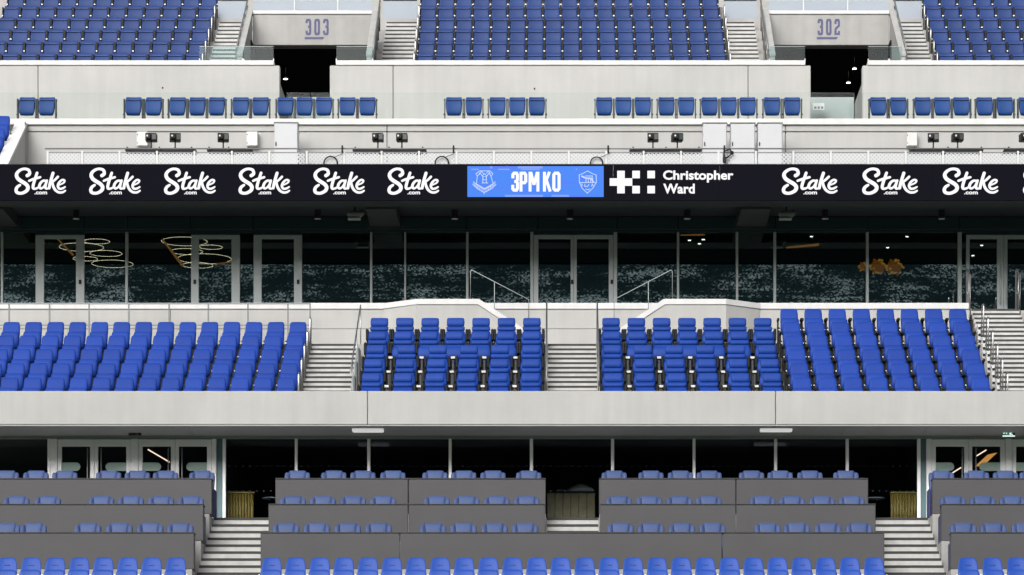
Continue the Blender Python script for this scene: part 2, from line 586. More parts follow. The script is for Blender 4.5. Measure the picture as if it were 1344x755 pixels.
LOW = dict(y0=72.9, d=1.8, z0=7.245, r=.788)       # row C floor at 7.245 ...; front row floor one step below
LZ = [6.154, 6.905, 7.656, 8.406]                  # front row, row C, row B, row A / landing
LYE = [69.33, 71.05, 72.76]                        # risers between them (the desk panels stand on these edges)
low_poly = [(62.9, 4.38), (63.85, 4.38), (63.85, 4.77), (65.76, 4.77), (65.76, 5.43), (67.66, 5.43), (67.66, LZ[0]), (LYE[0], LZ[0]), (LYE[0], LZ[1]),
            (LYE[1], LZ[1]), (LYE[1], LZ[2]), (LYE[2], LZ[2]), (LYE[2], LZ[3]), (84.0, LZ[3]), (84.0, GZ), (62.9, GZ)][::-1]
bays_low = [(-7.37, -6.00), (-.30, .83), (6.50, 7.83)]
xs_ = [XL] + [v for bb in bays_low for v in bb] + [XR]
for k in range(0, len(xs_), 2):
    tag(MB().prism(low_poly, xs_[k], xs_[k + 1]).build('lower_terrace', M['terrace']), kind='structure')
for k, (a, b) in enumerate(bays_low):
    zb_ = 8.335 - .438 * (73.76 - 62.9)
    p = [(62.9, zb_), (73.76, 8.335), (73.76, 8.40), (84.0, 8.40), (84.0, GZ), (62.9, GZ)][::-1]
    if k == 1:
        p = [(62.9, 4.77), (67.66, 4.77), (67.66, LZ[0]), (LYE[0], LZ[0]), (LYE[0], LZ[1]), (70.24, LZ[1]), (73.76, 8.335), (73.76, 8.40), (84.0, 8.40), (84.0, GZ), (62.9, GZ)][::-1]
    tag(MB().prism(p, a + .003, b - .003).build('lower_terrace', M['terrace']), kind='structure')
# the rest of the bowl down to the pitch
tag(MB().prism([(46.0, GZ + .004), (46.0, -.6), (47.0, -.6), (62.88, 4.0), (62.88, GZ + .004)][::-1], XL, XR).build('lower_bowl', M['concrete']), kind='structure')

MD, MR, MY0, MZ0 = .85, .446, 75.0, 10.69          # middle tier rows
def mid_floor(i): return MZ0 + MR * i
mp = [(74.5, 11.005), (74.5, MZ0)]
for i in range(5):
    yb = MY0 + MD * i + .1
    mp += [(yb, mid_floor(i)), (yb, mid_floor(i + 1))]
mp += [(80.06, mid_floor(5)), (80.06, 13.0), (83.2, 13.0), (83.2, 11.005)]
tag(MB().prism(mp, XL, XR).build('middle_terrace', M['terrace']), kind='structure')
# the slab over it that carries the windows, stopped short of the right-hand stairs
slab = MB().box(XL, 9.45, 80.07, 83.2, 13.01, 14.11).box(10.85, XR, 80.07, 83.2, 13.01, 14.11).box(9.45, 10.85, 80.9, 83.2, 13.01, 14.106)
tag(slab.build('window_terrace', M['wall_white']), kind='structure')

UD, UR, UY0, UZ0 = .8, .519, 91.0, 21.795          # upper tier rows
def up_floor(i): return UZ0 + UR * i
def up_poly(y_start, i0, i1, zb):
    p = [(y_start, zb), (y_start, up_floor(i0))]
    for i in range(i0, i1):
        yb = UY0 + UD * i + .1
        p += [(yb, up_floor(i)), (yb, up_floor(i + 1))]
    p += [(UY0 + UD * i1 + 1.2, up_floor(i1)), (UY0 + UD * i1 + 1.2, zb)]
    return p[::-1]
V = [(-8.13, -4.95), (5.50, 8.71)]                  # the two stair mouths under 303 and 302
for (a, b) in ((XL, V[0][0]), (V[0][1], V[1][0]), (V[1][1], XR)):
    tag(MB().prism(up_poly(88.3, -2, 9, 18.0), a, b).build('upper_terrace', M['terrace']), kind='structure')
for (a, b) in V:
    tag(MB().prism(up_poly(91.75, 3, 9, 22.95), a + .003, b - .003).build('upper_terrace', M['terrace']), kind='structure')
tag(MB().box(XL, XR, 84.0, 97.0, 18.0, 19.28).build('ledge_floor', M['terrace']), kind='structure')
tag(MB().box(XL, XR, 101.0, 101.6, 18.0, 32.0).build('rear_wall', M['concrete_warm']), kind='structure')
tag(MB().box(XL, XR, 80.9, 84.2, 16.75, 16.95).build('gantry_floor', M['terrace']), kind='structure')

# ------------------------------------------------------------------ long concrete fronts
def panels(o, name, xs, y0, y1, z0, z1, m, gap=.012):
    for i in range(len(xs) - 1):
        part(o, name, MB().box(xs[i] + (gap / 2 if i else 0), xs[i + 1] - (gap / 2 if i < len(xs) - 2 else 0), y0, y1, z0, z1, .012), m)

Yb = 74.2
bf = thing('balcony_front', 'long pale concrete balcony front below the bright blue middle seats', 'wall', (0, Yb, 10.5))
panels(bf, 'panel', [XL, WX(482.4, Yb), WX(1018, Yb), XR], Yb, Yb + .28, WZ(557.5, Yb), WZ(513.4, Yb), M['concrete'])
part(bf, 'drip_edge', MB().box(XL, XR, Yb + .02, Yb + .27, WZ(559, Yb), WZ(557.6, Yb)), M['soffit'])
# flat soffit behind it, in boards
sf = tag(MB().box(XL, XR, Yb + .29, 76.1, 10.49, 11.0).build('soffit', M['soffit']), kind='structure')
for a_, b_ in ((XL, WX(250, 75)), (WX(250, 75), WX(578, 75)), (WX(578, 75), WX(820, 75)), (WX(820, 75), WX(1108, 75)), (WX(1108, 75), WX(1214, 75)), (WX(1214, 75), XR)):
    MB().box(a_ + .006, b_ - .006, Yb + .295, 76.0, 10.468, 10.489).build('soffit_board', M['soffit'], sf)

# wall under the window terrace: slab edge + recessed wall in panels
we = thing('terrace_edge_wall', 'white slab edge and pale wall beneath the long dark windows', 'wall', (0, 80.0, 13.0))
for (a, b) in ((XL, 9.45), (10.85, XR)):
    part(we, 'slab_edge', MB().box(a, b, 79.97, 80.063, 13.975, 14.118, .01), M['coping'])
for (a, b) in ((XL, -9.0), (-9.0, -3.0), (-3.0, 3.2), (3.2, 9.45)):
    part(we, 'upper_panel', MB().box(a + .006, b - .006, 80.0, 80.062, 13.53, 13.974), M['concrete'])
    part(we, 'lower_panel', MB().box(a + .006, b - .006, 80.0, 80.062, 12.93, 13.518), M['concrete'])

# gantry wall + white ledge
Yg = 83.55
gw = thing('gantry_wall', 'pale concrete wall behind the camera gantry with white ledge on top', 'wall', (0, Yg, 17.0))
part(gw, 'ledge', MB().box(WX(6, 83.4), XR, 83.49, 84.0, WZ(162.5, 83.4), WZ(154.6, 83.4), .012), M['coping'])
xs = [WX(32, Yg), WX(508, Yg), WX(1031, Yg), XR]
panels(gw, 'upper_panel', xs, Yg, Yg + .3, WZ(172.6, Yg), WZ(162.7, Yg), M['wall_white'])
panels(gw, 'lower_panel', xs, Yg + .02, Yg + .3, 16.96, WZ(173.3, Yg), M['wall_white'])

# sloping pier at the left end of the gantry with the next block beyond it
pr = thing('sloping_pier', 'concrete pier sloping down at the end of the gantry', 'wall', (WX(20, 82.5), 82.5, 17.0))
xa, xb = WX(-2, 81.2), WX(9, 81.2)
part(pr, 'side_wall', MB().prism([(80.6, 16.96), (83.5, 16.96), (83.5, 19.0), (80.6, 17.35)], WX(7, 81.0), WX(7, 81.0) + .12), M['concrete'])
part(pr, 'sloping_cap', MB().prism([(80.58, 17.36), (83.52, 19.02), (83.52, 19.10), (80.58, 17.46)], WX(7, 81.0) - .16, WX(7, 81.0) + .13), M['coping'])
part(pr, 'return_wall', MB().prism([(WX(7, 81) + .125, 83.2), (WX(32, 83.55), 83.48), (WX(32, 83.55), 83.9), (WX(7, 81) + .125, 83.9)], 16.96, WZ(163, 83.5), 'z'), M['concrete_warm'])

# upper tier front wall with two openings
Yu = 86.6
ops = [(WX(367, Yu), WX(433, Yu)), (WX(1064, Yu), WX(1132, Yu))]
cop = [(WX(359.5, Yu), WX(441, Yu)), (WX(1057, Yu), WX(1139, Yu))]
uw = thing('upper_tier_wall', 'tall pale wall with white coping and two dark openings behind single seat row', 'wall', (0, Yu, 19.3))
ztop, zcop = WZ(79.6, Yu), WZ(86.2, Yu)
def wall_run(a, b, joints):
    panels(uw, 'panel', [a] + joints + [b], Yu, Yu + .3, 19.285, zcop, M['concrete'])
wall_run(XL, ops[0][0], [WX(50, Yu)])
wall_run(ops[0][1], ops[1][0], [WX(516, Yu), WX(982, Yu)])
wall_run(ops[1][1], XR, [])
for (a, b) in ((XL, cop[0][0]), (cop[0][1], cop[1][0]), (cop[1][1], XR)):
    part(uw, 'coping', MB().box(a, b, Yu - .03, Yu + .34, zcop + .004, ztop, .012), M['coping'])
for px, py in ((213.5, 115.5), (701.5, 116.5)):
    part(uw, 'drain_hole', MB().disc_cyl((WX(px, Yu), Yu - .012, WZ(py, Yu)), .022, .02, 12, 'y'), M['dark_metal'])
for (a, b) in ops:
    for (x0, x1) in ((a - .16, a), (b, b + .16)):
        part(uw, 'reveal_wall', MB().box(x0, x1, Yu + .302, 90.9, 19.285, zcop - .4), M['concrete_warm'])

# ------------------------------------------------------------------ stair mouths 303 and 302
def digit_strokes(ch):
    if ch == '3': return [([(0, .78), (0, .92), (.08, 1), (.92, 1), (1, .92), (1, .58), (.88, .52), (.35, .52)], 1),
                          ([(.88, .52), (1, .46), (1, .08), (.92, 0), (.08, 0), (0, .08), (0, .24)], 1)]
    if ch == '0': return [([(0, .08), (0, .92), (.08, 1), (.92, 1), (1, .92), (1, .08), (.92, 0), (.08, 0)], 0)]
    if ch == '2': return [([(0, .72), (0, .92), (.08, 1), (.92, 1), (1, .92), (1, .60), (.1, .38), (0, .28), (0, 0), (1, 0), (1, .22)], 1)]

Yv = 91.5
for num, (fx0, fx1), dpx, upx in (('303', V[0], (401.0, 431.5), (400, 424)), ('302', V[1], (1073.0, 1102.5), (1072, 1098))):
    sv = thing('stair_mouth', 'concrete stair mouth numbered %s, %s of the two' % (num, 'left one' if num == '303' else 'right one'), 'stair mouth', ((fx0 + fx1) / 2, Yv, 21.0),
               'numbered stair mouths in the upper tier')
    zt, zb = WZ(14.2, Yv), WZ(59.4, Yv)
    part(sv, 'fascia', MB().box(fx0 + .01, fx1 - .01, Yv, Yv + .22, zb, WZ(19.2, Yv), .012), M['concrete_warm'])
    part(sv, 'coping', MB().box(fx0 - .06, fx1 + .06, Yv - .03, Yv + .26, WZ(19.0, Yv), zt, .012), M['coping'])
    for x0, x1 in ((fx0 - .13, fx0), (fx1, fx1 + .13)):
        part(sv, 'side_wall', MB().prism([(88.6, 19.9), (Yv - .04, 19.9), (Yv - .04, zt - .06), (88.6, 21.95)], x0, x1), M['concrete_warm'])
        part(sv, 'side_cap', MB().prism([(88.58, 21.952), (Yv - .04, zt - .057), (Yv - .04, zt + .0), (88.58, 22.01)], x0 - .012, x1 + .012), M['concrete_warm'])
    # dark lined stairwell under it
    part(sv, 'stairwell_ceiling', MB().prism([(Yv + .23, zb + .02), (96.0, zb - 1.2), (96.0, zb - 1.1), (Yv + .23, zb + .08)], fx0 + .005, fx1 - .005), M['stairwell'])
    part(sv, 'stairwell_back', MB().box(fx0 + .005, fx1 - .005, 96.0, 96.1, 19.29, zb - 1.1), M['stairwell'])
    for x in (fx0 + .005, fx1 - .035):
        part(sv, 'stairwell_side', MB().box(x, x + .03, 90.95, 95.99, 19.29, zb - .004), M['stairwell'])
    # numerals and the bar beneath them
    h0, h1 = WZ(46.2, Yv), WZ(25.2, Yv)
    w3 = (WX(dpx[1], Yv) - WX(dpx[0], Yv))
    dw, gap = w3 * .25, w3 * .125
    sw = .058
    for i, ch in enumerate(num):
        x0 = WX(dpx[0], Yv) + i * (dw + gap)
        mb = MB()
        for k, (st, opn) in enumerate(digit_strokes(ch)):
            pts = [(x0 + sw / 2 + p[0] * (dw - sw), h0 + sw / 2 + p[1] * (h1 - h0 - sw)) for p in st]
            mb.ribbon(pts, sw, Yv, .004 + .0006 * k, closed=not opn, smoothn=0, caps=False)
        part(sv, 'numeral', mb, M['sign_paint'])
    part(sv, 'underline', MB().add([(WX(upx[0], Yv), Yv - .004, WZ(51.8, Yv)), (WX(upx[1], Yv), Yv - .004, WZ(51.8, Yv)),
                                    (WX(upx[1] + 2, Yv), Yv - .004, WZ(48.8, Yv)), (WX(upx[0], Yv), Yv - .004, WZ(48.8, Yv))], [(0, 1, 2, 3)]), M['sign_paint'])
    # handrails beside the sloping side walls
    for x in (fx0 - .17, fx1 + .17):
        mb = MB()
        mb.tube([(x, 88.7, 22.15), (x, Yv + .6, 24.35)], .022)
        mb.tube([(x, 88.7, 21.95), (x, Yv + .6, 24.15)], .014)
        for k in range(6):
            yy = 88.7 + k * .62
            zz = 22.15 + (yy - 88.7) * (2.2 / 3.4)
            mb.tube([(x, yy, zz - .75), (x, yy, zz)], .016)
        part(sv, 'handrail', mb, M['rail_dark'])
    # lights and a sign inside the mouth
for k, (px, py) in enumerate(((375, 103.5), (1121.5, 90), (1113.5, 108.5))):
    t = thing('stairwell_lamp', ('lit round lamp inside the opening below 303', 'upper of two lit lamps inside the opening below 302',
                                 'lower of two lit lamps inside the opening below 302')[k], 'lamp', (WX(px, 90.8), 90.8, WZ(py, 90.8)), 'lamps in the stair openings')
    part(t, 'shade', MB().loft([[(t.location.x + r * cos(2 * pi * j / 14), 90.8 + r * sin(2 * pi * j / 14), t.location.z + z) for j in range(14)]
                                for r, z in ((.055, 0), (.05, .02), (.02, .05))]), M['dark_metal'])
    part(t, 'bulb', MB().disc_cyl((t.location.x, 90.8, t.location.z - .012), .05, .01, 14), M['down'])
    part(t, 'stem', MB().tube([(t.location.x, 90.8, t.location.z + .09), (t.location.x, 90.8, t.location.z + .3)], .005), M['dark_metal'])
Yk = 88.6
for num, (a, b) in (('303', ops[0]), ('302', ops[1])):
    gp = thing('glass_screen', 'low greenish glass screen inside the %s dark opening' % ('left' if num == '303' else 'right'), 'glass screen', ((a + b) / 2, Yk, 19.285), 'glass screens in the stair openings')
    w = (b - a) / 2 - .02
    part(gp, 'pane', MB().box(a + .02, a + .02 + w - .01, Yk, Yk + .012, 19.4, WZ(122, Yk)), M['glass_frost'] if False else M['glass_rail'])
    part(gp, 'pane', MB().box(b - .02 - w + .01, b - .02, Yk, Yk + .012, 19.4, WZ(122, Yk)), M['glass_rail'])
    part(gp, 'base_channel', MB().box(a + .02, b - .02, Yk - .03, Yk + .05, 19.29, 19.395), M['grey_metal'])
    bw = part(gp, 'low_wall', MB().box(a + .02, b - .02, Yk + .3, Yk + .42, 19.29, WZ(124, Yk)), M['soffit'])
sg = thing('notice_plate', 'small pale notice on the low wall inside opening 302', 'sign', (WX(1075, Yk), Yk - .01, WZ(144, Yk)))
part(sg, 'plate', MB().box(WX(1067, Yk), WX(1082, Yk), Yk - .012, Yk - .004, WZ(144.5, Yk), WZ(135.5, Yk)), M['coping'])
part(sg, 'print', MB().box(WX(1068.5, Yk), WX(1071.5, Yk), Yk - .015, Yk - .0125, WZ(143, Yk), WZ(140, Yk)).box(WX(1073, Yk), WX(1076, Yk), Yk - .015, Yk - .0125, WZ(143, Yk), WZ(140, Yk)).box(WX(1077.5, Yk), WX(1080.5, Yk), Yk - .015, Yk - .0125, WZ(143, Yk), WZ(140, Yk)), M['grey_metal'])

# glass guards on the upper coping beside the mouths
Yq = 86.75
for k, (a, b, frost, lab) in enumerate(((262, 318.5, 1, 'pale glass guard at the foot of the stairs left of 303'),
                                        (320, 359, 0, 'dark glass guard on the coping under the 303 wall, beside its lamp'),
                                        (441.5, 489, 0, 'dark glass guard on the coping under the 303 wall, away from its lamp'),
                                        (1010, 1056.5, 0, 'dark glass guard on the coping below 302, beside the notice'),
                                        (1139.5, 1166, 0, 'dark glass guard on the coping below 302, beside its two lamps'),
                                        (1167.5, 1184, 1, 'narrow pale glass guard at the foot of the stairs right of 302'))):
    gg = thing('glass_guard', lab, 'glass guard', (WX((a + b) / 2, Yq), Yq, ztop), 'glass guards on the upper coping')
    part(gg, 'pane', MB().box(WX(a, Yq), WX(b, Yq), Yq, Yq + .014, ztop, WZ(61.5, Yq)), M['glass_guard'])
    part(gg, 'top_edge', MB().box(WX(a, Yq), WX(b, Yq), Yq - .004, Yq + .018, WZ(61.5, Yq) + .001, WZ(61.5, Yq) + .014), M['frame_silver'])
    part(gg, 'clamp', MB().box(WX(a, Yq) - .012, WX(a, Yq) + .012, Yq - .02, Yq + .03, ztop, ztop + .08), M['steel'])
    part(gg, 'clamp', MB().box(WX(b, Yq) - .012, WX(b, Yq) + .012, Yq - .02, Yq + .03, ztop, ztop + .08), M['steel'])

# frosted guards at the head of the upper stairs and on the stair mouth copings
Yh = 94.35
for a, b, lab in ((286, 325, 'frosted guard panel heading the far left upper stairs'), (503, 547.5, 'frosted guard panel heading the stairs between 303 and centre seats'),
                  (950, 993, 'frosted guard panel heading the stairs between centre seats and 302'), (1172, 1210, 'frosted guard panel heading the far right upper stairs')):
    gg = thing('stair_guard', lab, 'guard panel', (WX((a + b) / 2, Yh), Yh, WZ(29, Yh)), 'frosted guard panels at the stair heads')
    part(gg, 'pane', MB().box(WX(a, Yh), WX(b, Yh), Yh, Yh + .015, WZ(28.6, Yh), WZ(1, Yh)), M['glass_frost'])
    part(gg, 'top_rail', MB().box(WX(a, Yh), WX(b, Yh), Yh - .02, Yh + .035, WZ(1, Yh) + .002, WZ(1, Yh) + .035), M['dark_metal'])
    part(gg, 'foot_rail', MB().box(WX(a, Yh) - .03, WX(b, Yh) + .03, Yh - .03, Yh + .05, WZ(31, Yh), WZ(28.8, Yh)), M['rail_white'])
    part(gg, 'foot_wall', MB().box(WX(a, Yh) - .02, WX(b, Yh) + .02, Yh - .01, Yh + .04, WZ(36.5, Yh), WZ(31.1, Yh)), M['concrete'])
for num, (a, b), mids in (('303', V[0], (386, 443)), ('302', V[1], (1055, 1113))):
    gg = thing('stair_guard', 'frosted glass balustrade along the top of the %s numbered stair mouth' % ('left' if num == '303' else 'right'), 'guard panel', ((a + b) / 2, Yv + .1, zt), 'frosted balustrades over the stair mouths')
    xs = [a, WX(mids[0], Yv), WX(mids[1], Yv), b]
    for i in range(3):
        part(gg, 'pane', MB().box(xs[i] + .02, xs[i + 1] - .02, Yv + .1, Yv + .115, zt + .004, zt + .9), M['glass_frost'])
    for x in xs[1:3]:
        part(gg, 'post', MB().box(x - .015, x + .015, Yv + .08, Yv + .13, zt + .003, zt + .92), M['rail_white'])
    mb = MB()
    for z in (.08, .17):
        mb.tube([(xs[1], Yv + .2, zt + z), (xs[2], Yv + .2, zt + z)], .012)
    part(gg, 'rail', mb, M['steel'])

# ------------------------------------------------------------------ stairs: every step a part with its own black nosing
def stairs(name, label, x0, x1, y_top, z_top, run, rise, n, nose, group='aisle stairs', depth=.5, end_nibs=None):
    st = thing(name, label, 'stairs', ((x0 + x1) / 2, y_top, z_top), group)
    smesh = MB().box(-(x1 - x0) / 2, (x1 - x0) / 2, 0, depth, -rise - .03, 0).mesh('step')
    smesh.materials.append(M['riser'])
    nmesh = MB().box(-(x1 - x0) / 2 + .012, (x1 - x0) / 2 - .012, -.006, .05, -nose, .003).mesh('nosing')
    nmesh.materials.append(M['nosing'])
    for k in range(n):
        so_ = bpy.data.objects.new('step', smesh); COL.objects.link(so_); so_.parent = st
        so_.location = (0, -k * run - .012, -k * rise + .004)
        no_ = bpy.data.objects.new('nosing', nmesh); COL.objects.link(no_); no_.parent = so_
    return st

mr, mrise = MD / 3, MR / 3
stairs('aisle_stairs', 'flight of pale steps between the left seat block and the fence corner, middle tier', -5.69, -4.58, 78.5, mid_floor(5), mr, mrise, 12, .042)
stairs('aisle_stairs', 'central flight of pale steps between the two headrest seat blocks', -.28, .83, 78.5, mid_floor(5), mr, mrise, 12, .042)
stairs('aisle_stairs', 'tall flight of pale steps up to the door beside the eight-seat block', 9.58, 10.72, 78.5 + 8 * mr, mid_floor(5) + 8 * mrise, mr, mrise, 20, .042, depth=.6)
stairs('aisle_stairs', 'wide lower flight of pale steps left of the long grey desks', -7.36, -6.02, 73.48, LZ[3], .429, .1877, 13, .05, depth=.95)
stairs('aisle_stairs', 'wide lower flight of pale steps right of the long grey desks', 6.52, 7.82, 73.48, LZ[3], .429, .1877, 13, .05, depth=.95)
stairs('aisle_stairs', 'short flight of steps in the gap between the grey desks', -.29, .82, 73.48, LZ[3], .429, .1877, 6, .05, depth=.95)
ur, urise = UD / 3, UR / 3
for x0, x1, lab in ((-9.26, -8.42, 'upper flight of steps at far left, left of 303'), (-4.72, -3.88, 'upper flight of steps between 303 and the centre seats'),
                    (4.50, 5.28, 'upper flight of steps between the centre seats and 302'), (9.06, 9.82, 'upper flight of steps at far right, right of 302')):
    stairs('aisle_stairs', lab, x0, x1, 91.1 + 11 * ur, up_floor(1) + 11 * urise, ur, urise, 17, .034, 'upper tier stairs')

# ------------------------------------------------------------------ seats (local frame: x across, front towards -y, z=0 floor, y=0 at the top of the back)
def seat_root(name, cat='seat'):
    o = bpy.data.objects.new(name, None)
    o.empty_display_size = .1
    COL.objects.link(o)
    o['category'] = cat
    return o

def bracket_pair(root, hw, m, z0=0.0, z1=.5, w=.028, y0=-.22, y1=-.02):
    for s in (-1, 1):
        MB().box(s * hw - w / 2, s * hw + w / 2, y0, y1, z0, z1, .006).build('bracket', m, root)

def make_upper_seat():
    r = seat_root('stadium_seat')
    MB().cushion([(.40, -.13, .17, .03, .035), (.48, -.12, .205, .035, .04), (.62, -.085, .213, .035, .045), (.74, -.04, .213, .035, .045),
                  (.79, -.02, .207, .035, .04), (.815, -.008, .19, .03, .035), (.825, 0, .15, .02, .03)]).build('backrest', M['blue_upper'], r)
    p = MB().cushion([(.30, -.16, .15, .03, .02), (.33, -.175, .195, .05, .03), (.42, -.185, .206, .055, .03), (.58, -.165, .208, .055, .035),
                      (.68, -.135, .204, .05, .035), (.712, -.122, .192, .045, .03), (.727, -.118, .15, .03, .02)]).build('seat_pan', M['blue_upper'], r)
    MB().cushion([(.706, -.160, .198, .016, .03), (.738, -.150, .186, .016, .03)], 12).build('pan_lip', M['lounge_seam'], p)
    for s in (-1, 1):
        b = MB().box(s * .229 - .017, s * .229 + .017, -.25, -.0, .0, .74, .006).build('bracket', M['dark_metal'], r)
        MB().disc_cyl((s * .232, -.262, .50), .016, .02, 8, 'y').build('pin', M['pin'], b)
        MB().disc_cyl((s * .232, -.262, .40), .012, .02, 8, 'y').build('pin', M['pin'], b)
    return r

def make_row_seat():
    r = seat_root('stadium_seat')
    MB().cushion([(.40, -.13, .16, .03, .035), (.50, -.12, .192, .035, .04), (.66, -.07, .203, .035, .045), (.78, -.035, .203, .035, .045),
                  (.84, -.015, .198, .035, .04), (.868, -.005, .19, .03, .035), (.88, 0, .16, .02, .03)]).build('backrest', M['blue_row'], r)
    p = MB().cushion([(.405, -.165, .10, .03, .02), (.42, -.175, .165, .05, .03), (.47, -.185, .188, .055, .03), (.62, -.165, .195, .055, .035),
                      (.74, -.125, .192, .05, .035), (.775, -.115, .19, .045, .03), (.788, -.11, .15, .03, .02)]).build('seat_pan', M['blue_row'], r)
    MB().cushion([(.772, -.152, .186, .014, .03), (.798, -.142, .174, .014, .03)], 12).build('pan_lip', M['lounge_seam'], p)
    for s in (-1, 1):
        b = MB().box(s * .225 - .013, s * .225 + .013, -.235, -.02, .0, .80, .005).build('bracket', M['bracket_grey'], r)
        MB().tube([(s * .228, -.05, .5), (s * .224, -.03, .66), (s * .226, -.06, .80)], .012, 6).build('arm', M['dark_metal'], b)
        MB().ball((s * .230, -.08, .80), .024, 8, 6).build('cap', M['dark_metal'], b)
        MB().ball((s * .230, -.19, .42), .028, 8, 6).build('cap', M['dark_metal'], b)
    return r

def make_mid_seat(arms):
    r = seat_root('padded_seat')
    w = .196 if not arms else .205
    MB().cushion([(.36, -.20, w * .86, .06, .0), (.46, -.18, w * .97, .085, .01), (.62, -.13, w * 1.0, .085, .012), (.80, -.055, w * .98, .08, .012),
                  (.875, -.025, w * .94, .07, .01), (.91, -.012, w * .86, .055, .006), (.925, -.006, w * .74, .03, .0), (.929, 0, w * .5, .012, .0)], 18, .5).build('backrest', M['blue_mid'], r)
    MB().cushion([(.27, -.28, w * .78, .05, 0), (.30, -.30, w * .96, .10, 0), (.42, -.315, w * 1.04, .125, 0), (.58, -.275, w * 1.05, .12, .0),
                  (.645, -.25, w * 1.0, .10, 0), (.667, -.243, w * .88, .06, 0)], 18, .5).build('seat_pan', M['blue_mid'], r)
    for s in (-1, 1):
        b = MB().box(s * .243 - .014, s * .243 + .014, -.30, -.12, .0, .46, .006).build('bracket', M['dark_metal'], r)
        MB().disc_cyl((s * .243, -.318, .40), .013, .018, 8, 'y').build('pin', M['pin'], b)
        if arms:
            MB().box(s * .262 - .026, s * .262 + .026, -.36, -.09, .60, .665, .016).build('armrest', M['dark_metal'], r)
            MB().box(s * .262 - .016, s * .262 + .016, -.22, -.10, .10, .60, .006).build('arm_post', M['dark_metal'], r)
    return r

def make_premium_seat():
    r = seat_root('headrest_seat')
    MB().cushion([(.815, -.065, .175, .05, .008), (.83, -.06, .196, .10, .008), (.91, -.035, .203, .10, .012), (.985, -.02, .198, .09, .012), (1.012, -.01, .182, .06, .006), (1.02, -.004, .13, .02, .0)], 18, .5).build('headrest', M['blue_prem'], r)
    MB().cushion([(.70, -.105, .18, .05, .01), (.715, -.10, .203, .10, .012), (.765, -.085, .211, .11, .014), (.802, -.07, .206, .095, .01), (.813, -.066, .18, .05, .006)], 18, .5).build('upper_cushion', M['blue_prem'], r)
    MB().cushion([(.46, -.19, .18, .06, .01), (.48, -.185, .207, .11, .012), (.60, -.145, .218, .12, .016), (.685, -.11, .212, .10, .01), (.698, -.106, .18, .05, .006)], 18, .5).build('lower_cushion', M['blue_prem'], r)
    MB().cushion([(.26, -.28, .18, .05, 0), (.29, -.30, .222, .11, 0), (.42, -.32, .243, .14, 0), (.55, -.285, .242, .13, 0), (.61, -.265, .228, .10, 0), (.628, -.26, .19, .05, 0)], 18, .5).build('seat_pan', M['blue_prem'], r)
    for s in (-1, 1):
        a = MB().box(s * .262 - .032, s * .262 + .032, -.34, -.04, .46, .72, .02).build('armrest', M['dark_metal'], r)
        MB().box(s * .262 - .018, s * .262 + .018, -.28, -.1, .0, .46, .006).build('arm_post', M['dark_metal'], r)
    return r

def make_low_seat():
    r = seat_root('stadium_seat')
    MB().cushion([(.46, -.16, .18, .03, .03), (.56, -.14, .212, .04, .035), (.68, -.10, .213, .04, .04), (.80, -.055, .200, .04, .04),
                  (.88, -.025, .182, .04, .035), (.92, -.01, .160, .035, .03), (.94, -.003, .128, .028, .02), (.948, 0, .09, .012, .01)], 20, .6).build('backrest', M['blue_low'], r)
    MB().box(-.065, .065, -.094, -.05, .775, .792, .004).build('hand_slot', M['lounge_seam'], r)
    p = MB().cushion([(.28, -.20, .15, .04, .02), (.31, -.22, .21, .06, .03), (.44, -.235, .225, .07, .03), (.58, -.22, .222, .07, .035),
                      (.64, -.20, .212, .065, .03), (.668, -.19, .17, .05, .02), (.68, -.187, .10, .03, .01)], 20, .6).build('seat_pan', M['blue_low'], r)
    for s in (-1, 1):
        b = MB().box(s * .246 - .013, s * .246 + .013, -.26, -.06, .0, .53, .006).build('bracket', M['dark_metal'], r)
        MB().box(s * .246 - .017, s * .246 + .017, -.275, -.2, .535, .575, .008).build('arm_tip', M['pin'], b)
    return r

def make_lounge_seat():
    r = seat_root('lounge_seat')
    # centre pad, flaring upward, with lower wings each side and navy piping between
    MB().cushion([(.45, -.22, .125, .12, .0), (.62, -.15, .138, .13, .0), (.82, -.08, .162, .125, .0), (1.0, -.03, .184, .11, .0), (1.07, -.012, .186, .09, .0),
                  (1.10, -.004, .178, .055, 0), (1.108, 0, .15, .02, 0)], 20, .42).build('back_pad', M['lounge'], r)
    for s in (-1, 1):
        mb = MB()
        rings = []
        for (z, y, xi, xo, th) in ((.45, -.24, .13, .265, .12), (.62, -.18, .142, .278, .14), (.82, -.115, .166, .285, .14), (.98, -.07, .186, .284, .12), (1.035, -.055, .19, .275, .09), (1.055, -.05, .193, .25, .04)):
            xc, hw = (xi + xo) / 2, (xo - xi) / 2
            ring = []
            for k in range(14):
                a = 2 * pi * (k + .5) / 14
                ux = math.copysign(abs(cos(a)) ** .5, cos(a)); uy = math.copysign(abs(sin(a)) ** .5, sin(a))
                ring.append((s * (xc + hw * ux), y - .05 * (xc + hw * ux - xi) + th * .5 * uy, z))
            rings.append(ring if s > 0 else ring[::-1])
        mb.loft(rings)
        wg = mb.build('back_wing', M['lounge'], r)
        MB().tube([(s * .128, -.285, .47), (s * .141, -.222, .62), (s * .165, -.148, .82), (s * .186, -.09, 1.0), (s * .189, -.06, 1.075)], .008, 6).build('piping', M['lounge_seam'], wg)
        MB().box(s * .30 - .03, s * .30 + .03, -.55, -.12, .0, .64, .02).build('arm', M['lounge_seam'], r)
    MB().cushion([(.30, -.42, .25, .36, 0), (.33, -.42, .262, .40, 0), (.44, -.41, .265, .40, 0), (.47, -.40, .24, .36, 0)], 18, .4).build('seat_cushion', M['lounge'], r)
    MB().box(-.25, .25, -.5, -.2, 0, .30, .02).build('base', M['dark_metal'], r)
    return r

